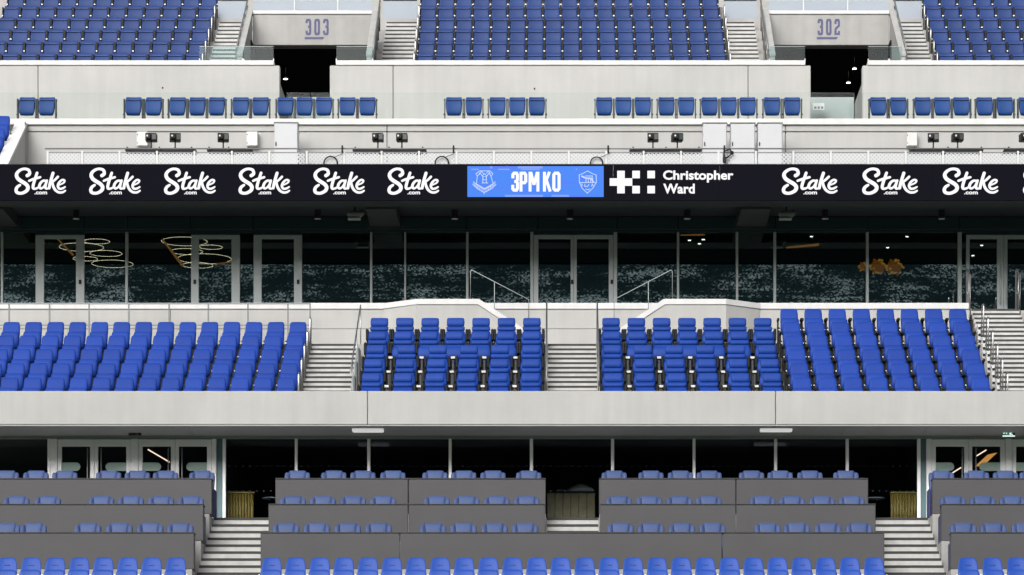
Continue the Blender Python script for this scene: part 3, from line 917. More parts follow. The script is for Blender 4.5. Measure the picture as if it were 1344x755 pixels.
def place(proto, used, loc, label, group, sx=1.0):
    o = proto if not used[0] else copy_tree(proto)
    used[0] = True
    o.location = loc
    o.scale = (sx, sx, sx)
    o.rotation_euler = (random.uniform(-.006, .006), 0, random.uniform(-.012, .012))
    o['label'] = label
    o['group'] = group
    return o

# upper tier
p_up, u_up = make_upper_seat(), [False]
def up_row(i, xs, block, first_side):
    n = len(xs)
    for k, x in enumerate(xs):
        place(p_up, u_up, (x, UY0 + UD * i, up_floor(i) + .004),
              'upper tier blue seat, %s from the %s, %s row up, %s' % (ORD[k + 1], first_side, ORD[i + 1], block), 'upper tier seats ' + block)
for i in range(6):
    up_row(i, [-9.61 - .48 * k for k in range(12)], 'left of 303', 'stairs')
    xs = [-3.533 + .4797 * k for k in range(17)]
    if i >= 4:
        xs = [-3.60 + .4797 * k + .02 for k in range(17)]
    up_row(i, xs, 'between 303 and 302', 'left')
    up_row(i, [10.15 + .48 * k for k in range(6)], 'right of 302', 'stairs')

# single row on the ledge, in bays separated by gaps
p_rw, u_rw = make_row_seat(), [False]
Yr = 85.5
bays = [([36.5, 62.5], 'in the pair at the far left end'), ([176, 202.5], 'in the pair above the small wall box'), ([234, 259.5, 285], 'in the three left of the white cabinet'),
        ([316.5, 342.5], 'in the pair beside opening 303'), ([375, 400, 425.5], 'in the three across opening 303'), ([456.5, 482.5], 'in the pair just right of opening 303'),
        ([596, 622], 'in the pair right of the wide gap'), ([653, 679, 704.5], 'in the three under the middle of block 302-303'),
        ([793, 818, 843.5], 'in the three above the two right gantry cameras'), ([874.5, 900.5], 'in the pair left of the cabinet trio'),
        ([931, 956, 981], 'in the three above the cabinet trio'), ([1013, 1039.5], 'in the pair left of opening 302'), ([1152, 1178.5], 'in the pair right of opening 302'),
        ([1210.5, 1236, 1261], 'in the three right of the notice opening'), ([1291.5, 1318], 'in the last full pair at right'), ([1347], 'cut by the frame edge at right')]
for pxs, where in bays:
    for k, px in enumerate(pxs):
        place(p_rw, u_rw, (WX(px, Yr), Yr, 19.284), 'blue ledge row seat, %s %s' % (ORD[k + 1] if len(pxs) > 1 else 'single', where), 'single row of seats on the white ledge')

# middle tier
p_m1, u_m1 = make_mid_seat(False), [False]
for i in range(5):
    for k in range(14):
        place(p_m1, u_m1, (-5.925 - .4985 * k, MY0 + MD * i, mid_floor(i) + .004),
              'bright blue padded seat, %s left of the stairs, %s row from the balcony, left block' % (ORD[k + 1], ORD[i + 1]), 'left block of padded seats')
p_m2, u_m2 = make_mid_seat(True), [False]
for i in range(6):
    for k in range(8):
        place(p_m2, u_m2, (5.236 + .551 * k, MY0 + MD * i, mid_floor(i) + .004),
              'bright blue padded armchair seat, %s from the left, %s row from the balcony, right block' % (ORD[k + 1], ORD[i + 1]), 'right block of padded seats with arms')
p_pr, u_pr = make_premium_seat(), [False]
def make_drink_table():
    t = seat_root('drinks_table', 'table')
    MB().box(-.047, .047, -.30, -.10, .67, .72, .006).build('table_top', M['coping'], t)
    MB().box(-.024, .024, -.26, -.16, .0, .669, .006).build('pedestal', M['bracket_grey'], t)
    return t
p_dt, u_dt = make_drink_table(), [False]
for x0, x1, blk in ((-4.085, -.635, 'left headrest block'), (1.155, 4.588, 'right headrest block')):
    for i in range(5):
        n = 7 if i >= 3 else 6
        xs = [x0 + (x1 - x0) * k / (n - 1) for k in range(n)]
        for k, x in enumerate(xs):
            place(p_pr, u_pr, (x, MY0 + MD * i, mid_floor(i) + .004),
                  'blue headrest seat, %s from the left, %s row from the balcony, %s' % (ORD[k + 1], ORD[i + 1], blk), 'headrest seats, ' + blk)
        if n == 6:
            for k in range(5):
                place(p_dt, u_dt, ((xs[k] + xs[k + 1]) / 2, MY0 + MD * i, mid_floor(i) + .004),
                      'white-topped drinks table between %s and %s headrest seats, %s row, %s' % (ORD[k + 1], ORD[k + 2], ORD[i + 1], blk), 'drinks tables between headrest seats')

# lower tier: front row of plastic seats
p_lo, u_lo = make_low_seat(), [False]
Yf = 68.6
for xs, blk in (([231.5 - 31.6 * k for k in range(8)], "left of the wide stairs"),
                ([357 + 31.58 * k for k in range(26)], 'between the wide stairs'), ([1269.7 + 32 * k for k in range(3)], 'right of the far stairs')):
    for k, px in enumerate(xs):
        side = 'stairs' if blk != 'between the wide stairs' else 'left'
        place(p_lo, u_lo, (WX(px, Yf), Yf, LZ[0] + .004), 'royal blue front row seat, %s from the %s, %s' % (ORD[k + 1], side, blk), 'front row of royal blue seats, ' + blk, .953)

# lounge seats behind the grey desks
p_lg, u_lg = make_lounge_seat(), [False]
rowsL = [('front desk', 70.47, LZ[1], [[9.7, 44.5, 116, 157.2, 197.6, 237], [375.9, 416.3, 456.6, 497, 568.5, 608.2, 649.1, 689.2],
                                       [814.4, 854.2, 894.6, 934.6, 1007, 1045.3, 1086.2, 1127], [1263.6, 1303, 1344]]),
         ('middle desk', 72.19, LZ[2], [[22.3, 63.4, 133.6, 172.5, 212, 251], [384.8, 424, 463.6, 503, 573.5, 612.4, 652, 691.2],
                                        [812.2, 852, 891.5, 929.9, 1000.4, 1039, 1078.4, 1117.4], [1250.3, 1289.2, 1328]]),
         ('rear desk', 73.9, LZ[3], [[9, 47.9, 85.7, 143.3, 180.9, 217.9, 265.7], [390.7, 438.5, 476.6, 515.9, 571.2, 608.8, 647.2, 694],
                                      [806, 854.2, 892.9, 930.5, 986.1, 1023.6, 1062.6, 1109.8], [1235, 1280.9, 1319, 1354]])]
for row, Y, z, blocks in rowsL:
    for bi, pxs in enumerate(blocks):
        blk = ('far left', 'left centre', 'right centre', 'far right')[bi]
        for k, px in enumerate(pxs):
            place(p_lg, u_lg, (WX(px, Y), Y, z + .004), 'slate blue lounge seat, %s from left behind the %s, %s block' % (ORD[k + 1], row, blk), 'lounge seats behind the %ss' % row, .953)

# ------------------------------------------------------------------ grey desks
def desk(label, x0, x1, Y, zt, zb, joints=()):
    d = thing('desk_front', label, 'desk', ((x0 + x1) / 2, Y, zb), 'grey desk fronts')
    xs = [x0] + list(joints) + [x1]
    panels(d, 'panel', xs, Y, Y + .04, zb, zt - .022, M['grey_panel'], .01)
    part(d, 'desk_top', MB().box(x0, x1, Y - .012, Y + .42, zt - .02, zt, .006), M['panel_trim'])
    for x in (x0 + .02, x1 - .06):
        part(d, 'end_panel', MB().box(x, x + .04, Y + .045, Y + .40, zb, zt - .022), M['grey_panel'])
YA, YB, YC = 72.81, 71.09, 69.38
zA, zB, zC = WZ(627.6, YA), WZ(661.3, YB), WZ(698.4, YC)
for row, Y, zt, zb, splits, el, er in (('rear', YA, zA, LZ[3] + .004, (-.30, .82), -7.32, 7.83), ('middle', YB, zB, LZ[2] + .004, (-.30, .82), -7.32, 7.83), ('front', YC, zC, LZ[1] + .004, None, -7.33, 7.83)):
    desk('%s grey desk front at far left, by the wide stairs' % row, XL, el, Y, zt, zb, (-11.9,))
    if splits:
        desk('%s grey desk front between left stairs and the centre gap' % row, -5.985, splits[0], Y, zt, zb, (WX(536, Y),))
        desk('%s grey desk front between the centre gap and right stairs' % row, splits[1], 6.48, Y, zt, zb, (WX(966, Y),))
    else:
        desk('front grey desk, unbroken between the two wide stairs', -6.0, 6.5, Y, zt, zb, (WX(525, Y), WX(948, Y)))
    desk('%s grey desk front at far right, by the wide stairs' % row, er, XR, Y, zt, zb, ())

# ------------------------------------------------------------------ long window wall of the middle level
Yw = 83.0
zsill, zhead = 14.116, WZ(305.2, Yw)
mw = thing('window_wall', 'long dark window wall with silver frames under the lit screen band', 'window wall', (0, Yw, zsill))
def mull(a, b, m=None, y0=-.06, y1=.06, z0=None, z1=None, nm='mullion'):
    part(mw, nm, MB().box(WX(a, Yw), WX(b, Yw), Yw + y0, Yw + y1, z0 or zsill, z1 or zhead, .006), m or M['frame_silver'])
def pane(a, b, z1=None):
    part(mw, 'pane', MB().box(WX(a, Yw) + .002, WX(b, Yw) - .002, Yw, Yw + .012, zsill + .004, (z1 or zhead) - .004), M['glass_mid'])
def door(o, Y, a, b, ga, gb, z0, z1, zg, mf, mg, hinge, hand=None, pill=None, pcol=None):
    """door leaf a..b (photo px) with glass ga..gb; returns the leaf"""
    d = part(o, 'door', MB().box(WX(a, Y), WX(ga, Y), Y - .045, Y + .045, z0, z1, .004).box(WX(gb, Y), WX(b, Y), Y - .045, Y + .045, z0, z1, .004)
             .box(WX(ga, Y) + .001, WX(gb, Y) - .001, Y - .045, Y + .045, zg, z1).box(WX(ga, Y) + .001, WX(gb, Y) - .001, Y - .045, Y + .045, z0, z0 + .12), mf)
    def sub(n, mb, m):
        l = o.location
        mb.v = [(x - l.x, y - l.y, z - l.z) for (x, y, z) in mb.v]
        return mb.build(n, m, d)
    sub('glass', MB().box(WX(ga, Y) + .002, WX(gb, Y) - .002, Y - .006, Y + .006, z0 + .121, zg - .001), mg)
    hx = WX(hinge, Y)
    if hand:
        sub('handle', MB().tube([(hx, Y - .1, hand[0]), (hx, Y - .1, hand[1])], .012, 8).box(hx - .008, hx + .008, Y - .1, Y - .046, hand[0] + .05, hand[0] + .07)
            .box(hx - .008, hx + .008, Y - .1, Y - .046, hand[1] - .07, hand[1] - .05), M['frame_silver'])
    else:
        sub('handle', MB().box(hx - .03, hx + .03, Y - .075, Y - .047, z0 + .98, z0 + 1.08, .006), M['dark_metal'])
    if pill:
        pa, pb, left_round, za, zb_ = pill
        x0, x1 = WX(pa, Y), WX(pb, Y)
        rr = (zb_ - za) / 2
        poly = []
        if left_round:
            poly = [(x1, za), (x1, zb_)] + [(x0 + rr + rr * cos(pi / 2 + pi * k / 10), za + rr + rr * sin(pi / 2 + pi * k / 10)) for k in range(11)]
        else:
            poly = [(x0, zb_), (x0, za)] + [(x1 - rr + rr * cos(-pi / 2 + pi * k / 10), za + rr + rr * sin(-pi / 2 + pi * k / 10)) for k in range(11)]
        sub('etched_band', MB().prism(poly, Y - .012, Y - .008, 'y'), pcol)
    return d

pane(-70, 2); mull(1.5, 4.5); pane(4.5, 46.5)
zdoor = WZ(309, Yw); zdg = WZ(314, Yw)
door(mw, Yw, 47, 111, 58, 100, zsill, zdoor, zdg, M['frame_silver'], M['glass_mid'], 105.5)
pane(111.5, 164.6); mull(164.8, 168.2); pane(168.4, 250.6)
door(mw, Yw, 251, 315, 261, 304, zsill, zdoor, zdg, M['frame_silver'], M['glass_mid'], 256)
pane(315.4, 332.6)
door(mw, Yw, 333, 396.5, 343.5, 386, zsill, zdoor, zdg, M['frame_silver'], M['glass_mid'], 391.5)
pane(396.9, 485.6); mull(485.8, 488.8); pane(489, 530.6); mull(530.8, 533); pane(533.2, 611.6); mull(611.8, 615); pane(615.2, 695.6)
mull(696, 700, M['frame_silver'])
door(mw, Yw, 700.3, 752.6, 706.6, 749, zsill, zdoor, zdg, M['frame_silver'], M['glass_mid'], 751)
door(mw, Yw, 752.9, 805, 757, 799, zsill, zdoor, zdg, M['frame_silver'], M['glass_mid'], 803)
mull(805.2, 810, M['frame_silver'])
pane(810.2, 888.2); mull(888.4, 891.4); pane(891.6, 965.6); mull(965.8, 968.8); pane(969, 1014.8); mull(1015, 1018.6); pane(1018.8, 1136.2); mull(1136.4, 1140)
pane(1140.2, 1256.6); mull(1256.8, 1262); pane(1262.2, 1267.6)
door(mw, Yw, 1268, 1317, 1272.5, 1308.5, zsill, zdoor, zdg, M['frame_silver'], M['glass_mid'], 1312.5, (14.6, 15.6))
door(mw, Yw, 1317.4, 1366, 1322, 1357, zsill, zdoor, zdg, M['frame_silver'], M['glass_mid'], 1320, (14.6, 15.6))
pane(1366.5, 1420)
part(mw, 'head_rail', MB().box(XL, XR, Yw - .07, Yw + .07, zhead + .002, zhead + .05), M['bulkhead'])
for a, b in ((47, 111), (251, 315), (333, 396.5), (700.3, 805), (1268, 1366)):
    part(mw, 'transom', MB().box(WX(a, Yw), WX(b, Yw), Yw - .05, Yw + .05, zdoor + .002, zhead - .001), M['bulkhead'])
# bulkhead boards above the windows
bx = [XL] + [WX(p, Yw) for p in (111, 168, 251, 333, 486, 612, 706, 810, 890, 1017, 1138, 1258)] + [XR]
panels(mw, 'bulkhead_board', bx, Yw - .10, Yw + .05, zhead + .052, 16.70, M['bulkhead'], .012)
# the lounge behind the glass
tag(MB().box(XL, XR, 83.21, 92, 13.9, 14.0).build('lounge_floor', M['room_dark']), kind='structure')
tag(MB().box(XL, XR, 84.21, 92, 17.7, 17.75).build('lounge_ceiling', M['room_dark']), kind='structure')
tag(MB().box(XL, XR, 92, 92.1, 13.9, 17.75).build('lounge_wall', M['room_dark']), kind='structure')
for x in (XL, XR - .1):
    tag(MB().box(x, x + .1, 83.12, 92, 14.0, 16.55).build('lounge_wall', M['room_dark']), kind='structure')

# ring chandeliers: circles of light hanging from two thin rods
Yn = 86.5
rings = [(127, 317, 17, 'top ring of the chandelier behind the second window'), (107, 324.6, 29, 'wide ring of the chandelier seen through the first door'),
         (139, 332.8, 21, 'middle ring of the chandelier behind the second window'), (112, 339.7, 16, 'small ring seen beside the first door frame'),
         (147.5, 346.5, 27, 'lowest ring of the chandelier behind the second window'),
         (242, 317, 30, 'top ring of the chandelier behind the third window'), (245, 330.3, 21, 'middle ring of the chandelier behind the third window'),
         (268.5, 339.8, 35, 'widest ring of the chandelier at the second door'), (259.5, 348.3, 20, 'lowest ring of the chandelier at the second door'),
         (277, 324.6, 15, 'small ring high behind the second door')]
for px, py, rp, lab in rings:
    r = rp * Yn / F
    c = (WX(px, Yn), Yn, WZ(py, Yn))
    t = thing('ring_chandelier', lab, 'chandelier', c, 'glowing ring chandeliers in the lounge')
    mb = MB()
    pts = [(c[0] + r * cos(2 * pi * k / 40), c[1] + r * sin(2 * pi * k / 40), c[2]) for k in range(41)]
    part(t, 'light_ring', mb.tube(pts, .0045, 6), M['ring'])
    for s in (-1, 1):
        part(t, 'rod', MB().tube([(c[0] + s * r, c[1], c[2]), (c[0] + s * r, c[1], 17.7)], .004, 5), M['dark_metal'])
# warm light slots in the lounge ceiling
for (p0, p1, w, lab) in (((75, 313), (96, 335), 5, 'amber light slot slanting behind the first door'), ((213, 314), (240, 349), 6, 'amber light slot slanting behind the third window'),
                         ((280, 347), (303, 344), 3, 'short amber light slot low behind the second door'), ((1032, 325), (1075, 321), 5, 'orange light slot at the window near the eight-seat block'),
                         ((893, 308.5), (925, 308), 3, 'dim orange slot above the three small bulbs')):
    Ys = 85.0
    a, b = Vector((WX(p0[0], Ys), WZ(p0[1], Ys))), Vector((WX(p1[0], Ys), WZ(p1[1], Ys)))
    o = MB()
    d = (b - a).normalized(); n = Vector((-d.y, d.x)) * (w * Ys / F / 3.2)
    poly = [(q.x, q.y) for q in (a - n * .6, b - n, b + n, a + n * .6)]
    o.prism(poly, Ys, Ys + .04, 'y')
    tag(o.build('light_slot', M['warm']), lab, 'light', 'warm light slots in the lounge ceiling')
for px, py, lab in ((1065, 311, 'downlight behind the large window at the block edge'), (1190.5, 311, 'upper downlight behind the amber lamps window'), (1165, 325.5, 'lower downlight above the amber lamps'),
                    (1288.5, 322.5, 'upper downlight behind the far right door'), (1277, 336, 'lower downlight behind the far right door'), (905, 316, 'first of three small warm bulbs high in the lounge'),
                    (923, 315, 'second of three small warm bulbs high in the lounge'), (918, 320.5, 'lowest of three small warm bulbs high in the lounge')):
    Yd = 86.0
    t = thing('downlight', lab, 'light', (WX(px, Yd), Yd, WZ(py, Yd)), 'small lounge downlights')
    part(t, 'bulb', MB().disc_cyl((WX(px, Yd), Yd, WZ(py, Yd)), .038, .012, 14), M['down'])
    part(t, 'housing', MB().disc_cyl((WX(px, Yd), Yd, WZ(py, Yd) + .013), .045, .05, 14), M['dark_metal'])
for k, (px, py, r) in enumerate(((1133, 350, .14), (1152.5, 350, .24), (1174, 350.5, .25))):
    Yd = 86.2
    t = thing('amber_lamp', 'amber clustered lamp in the lounge, %s of three' % ('smallest', 'middle', 'largest')[k], 'lamp', (WX(px, Yd), Yd, WZ(py, Yd)), 'amber lamps in the lounge')
    for j in range(26):
        a = 2 * pi * j / 9 + .3 * j
        part(t, 'globe', MB().ball((WX(px, Yd) + r * .9 * cos(a) * (j / 26) ** .5, Yd + r * .4 * sin(a * 1.7), WZ(py, Yd) + r * .8 * sin(a) * (j / 26) ** .5), r * random.uniform(.10, .19), 7, 5, .15), M['amber'] if j % 3 else M['amber_deep'])
    part(t, 'core', MB().ball((WX(px, Yd), Yd + .05, WZ(py, Yd)), r * .72, 12, 9, .06), M['amber_deep'])
    part(t, 'stand', MB().tube([(WX(px, Yd), Yd, 14.0), (WX(px, Yd), Yd, WZ(py, Yd))], .012, 6), M['dark_metal'])

# ------------------------------------------------------------------ overhang carrying the lit band
Yl = 80.0
zl0, zl1 = WZ(261.3, Yl), WZ(216.6, Yl)
tag(MB().box(XL, XR, Yl + .06, 80.85, zl0 - .01, 16.94).build('fascia_beam', M['soffit_dark']), kind='structure')
tag(MB().box(XL, XR, 80.86, 84.2, 17.31 - .6, 16.745).build('overhang_soffit', M['soffit_dark']), kind='structure')
for px, lab in ((-14, 'dark cantilever beam at the left end of the overhang'), (500, 'dark cantilever beam above the sixth window'), (992, 'dark cantilever beam right of the watch advert')):
    x = WX(px, 81)
    b = MB().prism([(x - .34, 80.87), (x + .34, 80.87), (x + .36, 82.88), (x - .36, 82.88)], zl0 - .06, 16.70, 'z')
    t = thing('cantilever_beam', lab, 'beam', (x, 82, zl0), 'cantilever beams under the overhang')
    part(t, 'beam', b, M['beam'])
    part(t, 'end_plate', MB().box(x - .42, x + .42, 82.884, 82.895, zhead + .06, 16.70), M['soffit_dark'])
for px, py, lab in ((466, 281, 'pale dome camera hanging beside the left beam'), (1032, 281, 'pale dome camera hanging right of the second beam')):
    Yd = 81.3
    x, z = WX(px, Yd), WZ(py, Yd)
    t = thing('dome_camera', lab, 'camera', (x, Yd, z), 'cameras under the overhang')
    part(t, 'housing', MB().tube([(x - .16, Yd, z + .03), (x - .12, Yd, z), (x + .08, Yd, z - .02), (x + .15, Yd, z + .04), (x + .16, Yd, z + .09)], [.05, .085, .1, .085, .03], 12), M['grey_metal'])
    part(t, 'hood', MB().box(x - .17, x + .13, Yd - .1, Yd + .1, z - .135, z - .1, .01), M['frame_silver'])
    part(t, 'stem', MB().tube([(x, Yd, z + .05), (x, Yd, 16.71)], .02, 8), M['dark_metal'])
for px, lab in ((100, 'first'), (417, 'second'), (597, 'third'), (748, 'fourth'), (902, 'fifth'), (1083, 'sixth'), (1236, 'seventh')):
    Yd = 82.2
    x, z = WX(px, Yd), WZ(287, Yd)
    t = thing('spot_fitting', '%s small black spot fitting under the overhang counting from left' % lab, 'lamp', (x, Yd, z), 'black spot fittings under the overhang')
    part(t, 'can', MB().disc_cyl((x, Yd, z), .075, .2, 14), M['dark_metal'])
    part(t, 'rim', MB().disc_cyl((x, Yd, z - .012), .08, .01, 14), M['soffit'])
    part(t, 'stem', MB().tube([(x, Yd, z + .2), (x, Yd, 16.71)], .012, 6), M['dark_metal'])

# ------------------------------------------------------------------ the lit band
led = thing('screen_band', 'long black lit screen band with white and blue adverts', 'screen', (0, Yl, zl0))
for i in range(13):
    a = XL + (XR - XL) * i / 13; b = XL + (XR - XL) * (i + 1) / 13
    part(led, 'screen_panel', MB().box(a, b - .004, Yl, Yl + .055, zl0, zl1), M['led_black'])
part(led, 'lower_trim', MB().box(XL, XR, Yl - .012, Yl + .056, zl0 - .03, zl0 - .002), M['led_black'])
part(led, 'upper_trim', MB().box(XL, XR, Yl - .012, Yl + .056, zl1 + .002, zl1 + .02), M['dark_metal'])
STAKE = [([(372, 262), (420, 225), (410, 160), (370, 132), (300, 124), (225, 150), (165, 205), (152, 265), (185, 330), (260, 385), (340, 435), (385, 495), (372, 560), (310, 608), (230, 628), (160, 608), (142, 555), (165, 500), (222, 458)],
          [72, 66, 62, 56, 52, 58, 66, 74, 76, 76, 76, 76, 72, 64, 60, 66, 68, 62, 50]),
         ([(575, 208), (548, 290), (512, 400), (492, 490), (505, 532), (560, 528), (602, 505)], [56, 58, 60, 60, 50, 44, 38]),
         ([(412, 370), (500, 336), (640, 296)], [46, 52, 46]),
         ([(772, 378), (705, 368), (645, 420), (622, 490), (652, 528), (708, 500), (758, 425)], [46, 46, 54, 56, 46, 40, 40]),
         ([(778, 366), (748, 475), (760, 530), (822, 522)], [50, 54, 48, 38]),
         ([(905, 212), (870, 330), (838, 450), (826, 522)], [62, 62, 60, 56]),
         ([(1006, 288), (950, 345), (888, 395)], [50, 48, 44]),
         ([(892, 400), (908, 480), (952, 560), (1022, 608), (1100, 608), (1158, 575)], [48, 54, 54, 48, 46, 36]),
         ([(1040, 455), (1120, 415), (1145, 368), (1098, 352), (1038, 400), (1006, 470), (1030, 530), (1090, 532), (1154, 498)], [30, 36, 42, 42, 50, 52, 48, 46, 34])]
def stake(px0, sx):
    # px0: photo px of the left edge of the S
    k = 1 / 15.73
    mb = MB()
    for q, (pts, w) in enumerate(STAKE):
        P = [(WX(px0 + (p[0] - 108) * k * sx, Yl), WZ(214 + p[1] * k, Yl)) for p in pts]
        mb.ribbon(P, [v * k * Yl / F * (.5 + .5 * sx) for v in w], Yl, .006 + .0008 * q)
    o = part(led, 'script_logo', mb, M['led_white'])
    f = lambda x: WX(px0 + (x - 108) * k * sx, Yl)
    text_obj('web_suffix', '.com', M['led_white'], led, f(522), f(782), WZ(214 + 650 * k, Yl), WZ(214 + 592 * k, Yl), Yl - .006, .03)
for p in (19, 117, 215.3, 313, 411, 508.5):
    stake(p, 1.0)
for p in (1026, 1131.5, 1237, 1342.5):
    stake(p, 1.08)
# blue kick-off panel
bx0, bx1 = WX(613.5, Yl), WX(792.3, Yl)
bz0, bz1 = WZ(258.7, Yl), WZ(218.2, Yl)
part(led, 'blue_panel', MB().box(bx0, bx1, Yl - .004, Yl - .001, bz0, bz1), M['led_blue'])
random.seed(11)
for k in range(15):
    z = random.choice([(bz1 - .055, bz1 - .004), (bz0 + .004, bz0 + .05), (bz1 - .09, bz1 - .06)])
    a = random.uniform(bx0 + .05, bx1 - .6)
    part(led, 'pattern_bar', MB().box(a, a + random.uniform(.25, .55), Yl - .0046 - .0001 * k, Yl - .0042 - .0001 * k, z[0], z[1]), random.choice([M['led_blue2'], M['led_blue3']]))
for k in range(9):
    a = bx0 + .04 + (bx1 - bx0 - .4) * k / 9
    z = random.uniform(bz0 + .1, bz1 - .14)
    part(led, 'pattern_bar', MB().box(a, a + random.uniform(.2, .45), Yl - .0063 - .0001 * k, Yl - .0061 - .0001 * k, z, z + .03), M['led_blue3'])
def px_strokes(strokes, ox, oy, k, w, m, name, base=.008, smooth=0):
    mb = MB()
    for q, s in enumerate(strokes):
        pts, cl, ww = s if len(s) == 3 else (s[0], s[1], w)
        P = [(WX(ox + x * k, Yl), WZ(oy + y * k, Yl)) for x, y in pts]
        mb.ribbon(P, ww * k * Yl / F, Yl, base + .0004 * q, closed=cl, smoothn=smooth, caps=False)
    return part(led, name, mb, m)
kk = 80 / 1313.0
LET = [[([(150, 300), (150, 215), (170, 190), (235, 190), (248, 215), (248, 330), (230, 368), (180, 370)], 0), ([(230, 368), (250, 400), (250, 525), (235, 553), (165, 553), (148, 530), (148, 440)], 0)],
       [([(325, 585), (325, 160)], 0), ([(325, 190), (410, 190), (428, 215), (428, 375), (410, 395), (325, 395)], 0)],
       [([(520, 585), (520, 160)], 0), ([(535, 165), (605, 440)], 0), ([(690, 585), (690, 160)], 0), ([(678, 165), (605, 440)], 0)],
       [([(830, 585), (830, 160)], 0), ([(938, 160), (855, 380)], 0), ([(868, 330), (955, 585)], 0)],
       [([(1032, 215), (1032, 530), (1052, 553), (1128, 553), (1145, 530), (1145, 215), (1128, 190), (1052, 190)], 1)]]
for L in LET:
    px_strokes(L, 664, 216, kk, 62, M['led_white'], 'letter')
ke = 50 / 821.0
px_strokes([([(250, 140), (480, 140), (540, 205), (500, 255), (545, 420), (360, 520), (185, 420), (205, 255), (175, 205)], 1),
            ([(205, 250), (270, 190), (310, 250), (360, 200), (410, 250), (460, 190), (500, 255)], 0),
            ([(325, 400), (325, 260), (400, 260), (400, 400)], 0), ([(300, 400), (440, 400)], 0), ([(325, 330), (400, 330)], 0),
            ([(345, 200), (290, 150), (240, 200)], 0), ([(400, 200), (440, 150), (490, 200)], 0)], 614, 216, ke, 15, M['led_crest'], 'crest')
px_strokes([([(110, 400), (220, 500), (355, 575), (500, 500), (600, 400)], 0, 74)], 614, 216, ke, 70, M['led_blue2'], 'crest_scroll', .0075)
px_strokes([([(105, 430), (215, 530), (355, 605), (505, 530), (605, 430)], 0), ([(115, 370), (225, 470), (355, 540), (490, 470), (595, 370)], 0)] +
           [([(150 + 48 * i, 425 + (48 * i if i < 4 else 48 * (8 - i)) * .9 + 10), (165 + 48 * i, 460 + (48 * i if i < 4 else 48 * (8 - i)) * .9 + 10)], 0) for i in range(9)], 614, 216, ke, 14, M['led_crest'], 'scroll_lines', .012)
kr = 45 / 739.0
px_strokes([([(315, 140), (420, 200), (500, 225), (505, 385), (430, 510), (310, 620), (200, 515), (140, 390), (135, 225), (220, 195)], 1),
            ([(140, 390), (500, 390)], 0), ([(180, 250), (250, 285), (300, 300), (390, 300), (440, 380)], 0, 34), ([(260, 250), (420, 250), (430, 330)], 0),
            ([(190, 410), (200, 470)], 0), ([(260, 420), (250, 470), (310, 480), (350, 430)], 0), ([(400, 480), (420, 420), (440, 470)], 0), ([(270, 530), (320, 550), (370, 525)], 0),
            ([(280, 320), (280, 380)], 0), ([(330, 320), (330, 385)], 0), ([(380, 320), (380, 385)], 0)], 752, 216, kr, 16, M['led_crest'], 'crest')
# black panel: squares and lettering
sq = 10.05
for (cx, cy) in ((1, 0), (0, 1), (1, 1), (2, 1), (1, 2), (3, 0), (3, 2), (5, 0), (5, 2)):
    a, t = 800.2 + cx * 9.9, 224.3 + cy * 9.9
    part(led, 'logo_square', MB().box(WX(a, Yl), WX(a + 9.85, Yl), Yl - .006, Yl - .003, WZ(t + 9.85, Yl), WZ(t, Yl)), M['led_white'])
text_obj('lettering', 'Christopher', M['led_white'], led, WX(870.3, Yl), WX(962.6, Yl), WZ(239.8, Yl), WZ(223.8, Yl), Yl - .006, .028)
text_obj('lettering', 'Ward', M['led_white'], led, WX(870.5, Yl), WX(911.8, Yl), WZ(254.4, Yl), WZ(241.3, Yl), Yl - .006, .028)

# ------------------------------------------------------------------ gantry: railing with perforated sheets, cabinets, cameras, cables
Yp = 80.35
zr = WZ(195.2, Yp)
posts = [62.6] + [107.8 + 49.13 * k for k in range(27)]
gr = thing('gantry_railing', 'white gantry railing with perforated sheet panels above the screen band', 'railing', (0, Yp, 16.95))
part(gr, 'top_rail', MB().tube([(WX(59, Yp), Yp, zr), (XR, Yp, zr)], .018, 8), M['grey_metal'])
pm = MB().box(-.022, .022, -.02, .02, 0, WZ(198.5, Yp) - 16.95).mesh('post'); pm.materials.append(M['rail_white'])
for px in posts:
    o = bpy.data.objects.new('post', pm); COL.objects.link(o); o.parent = gr; o.location = (WX(px, Yp), 0, 0)
for a, b in zip(posts[:-1], posts[1:]):
    part(gr, 'perforated_sheet', MB().box(WX(a, Yp) + .045, WX(b, Yp) - .045, Yp - .002, Yp + .002, 16.98, WZ(201, Yp)), M['perf'])
    part(gr, 'sheet_rail', MB().box(WX(a, Yp) + .024, WX(b, Yp) - .024, Yp - .012, Yp + .012, WZ(201, Yp) + .001, WZ(200, Yp) + .004), M['grey_metal'])

for a, b, y0, y1, lab in ((360, 391, 161.5, 198, 'pale steel cabinet standing alone below opening 303'), (922.5, 954, 162, 198, 'first of three pale cabinets, beside the clamp'),
                          (959, 991, 162, 198, 'middle of three pale cabinets on the gantry'), (994.5, 1027, 162, 198, 'last of three pale cabinets, below opening 302')):
    Yc = 82.6
    x0, x1, z1 = WX(a, Yc), WX(b, Yc), WZ(y0, Yc)
    t = thing('steel_cabinet', lab, 'cabinet', ((x0 + x1) / 2, Yc, 16.954), 'steel cabinets on the gantry')
    part(t, 'carcass', MB().box(x0, x1, Yc, Yc + .42, 16.954, z1, .01), M['cabinet'])
    d = part(t, 'door', MB().box(x0 + .012, x1 - .012, Yc - .022, Yc - .002, 17.0, z1 - .02, .006), M['cabinet'])
    part(t, 'handle', MB().box(x0 + .03, x0 + .055, Yc - .045, Yc - .023, WZ(192, Yc), WZ(187, Yc), .005), M['dark_metal'])
    part(t, 'top_trim', MB().box(x0 - .01, x1 + .01, Yc - .02, Yc + .43, z1 + .002, z1 + .022), M['grey_metal'])
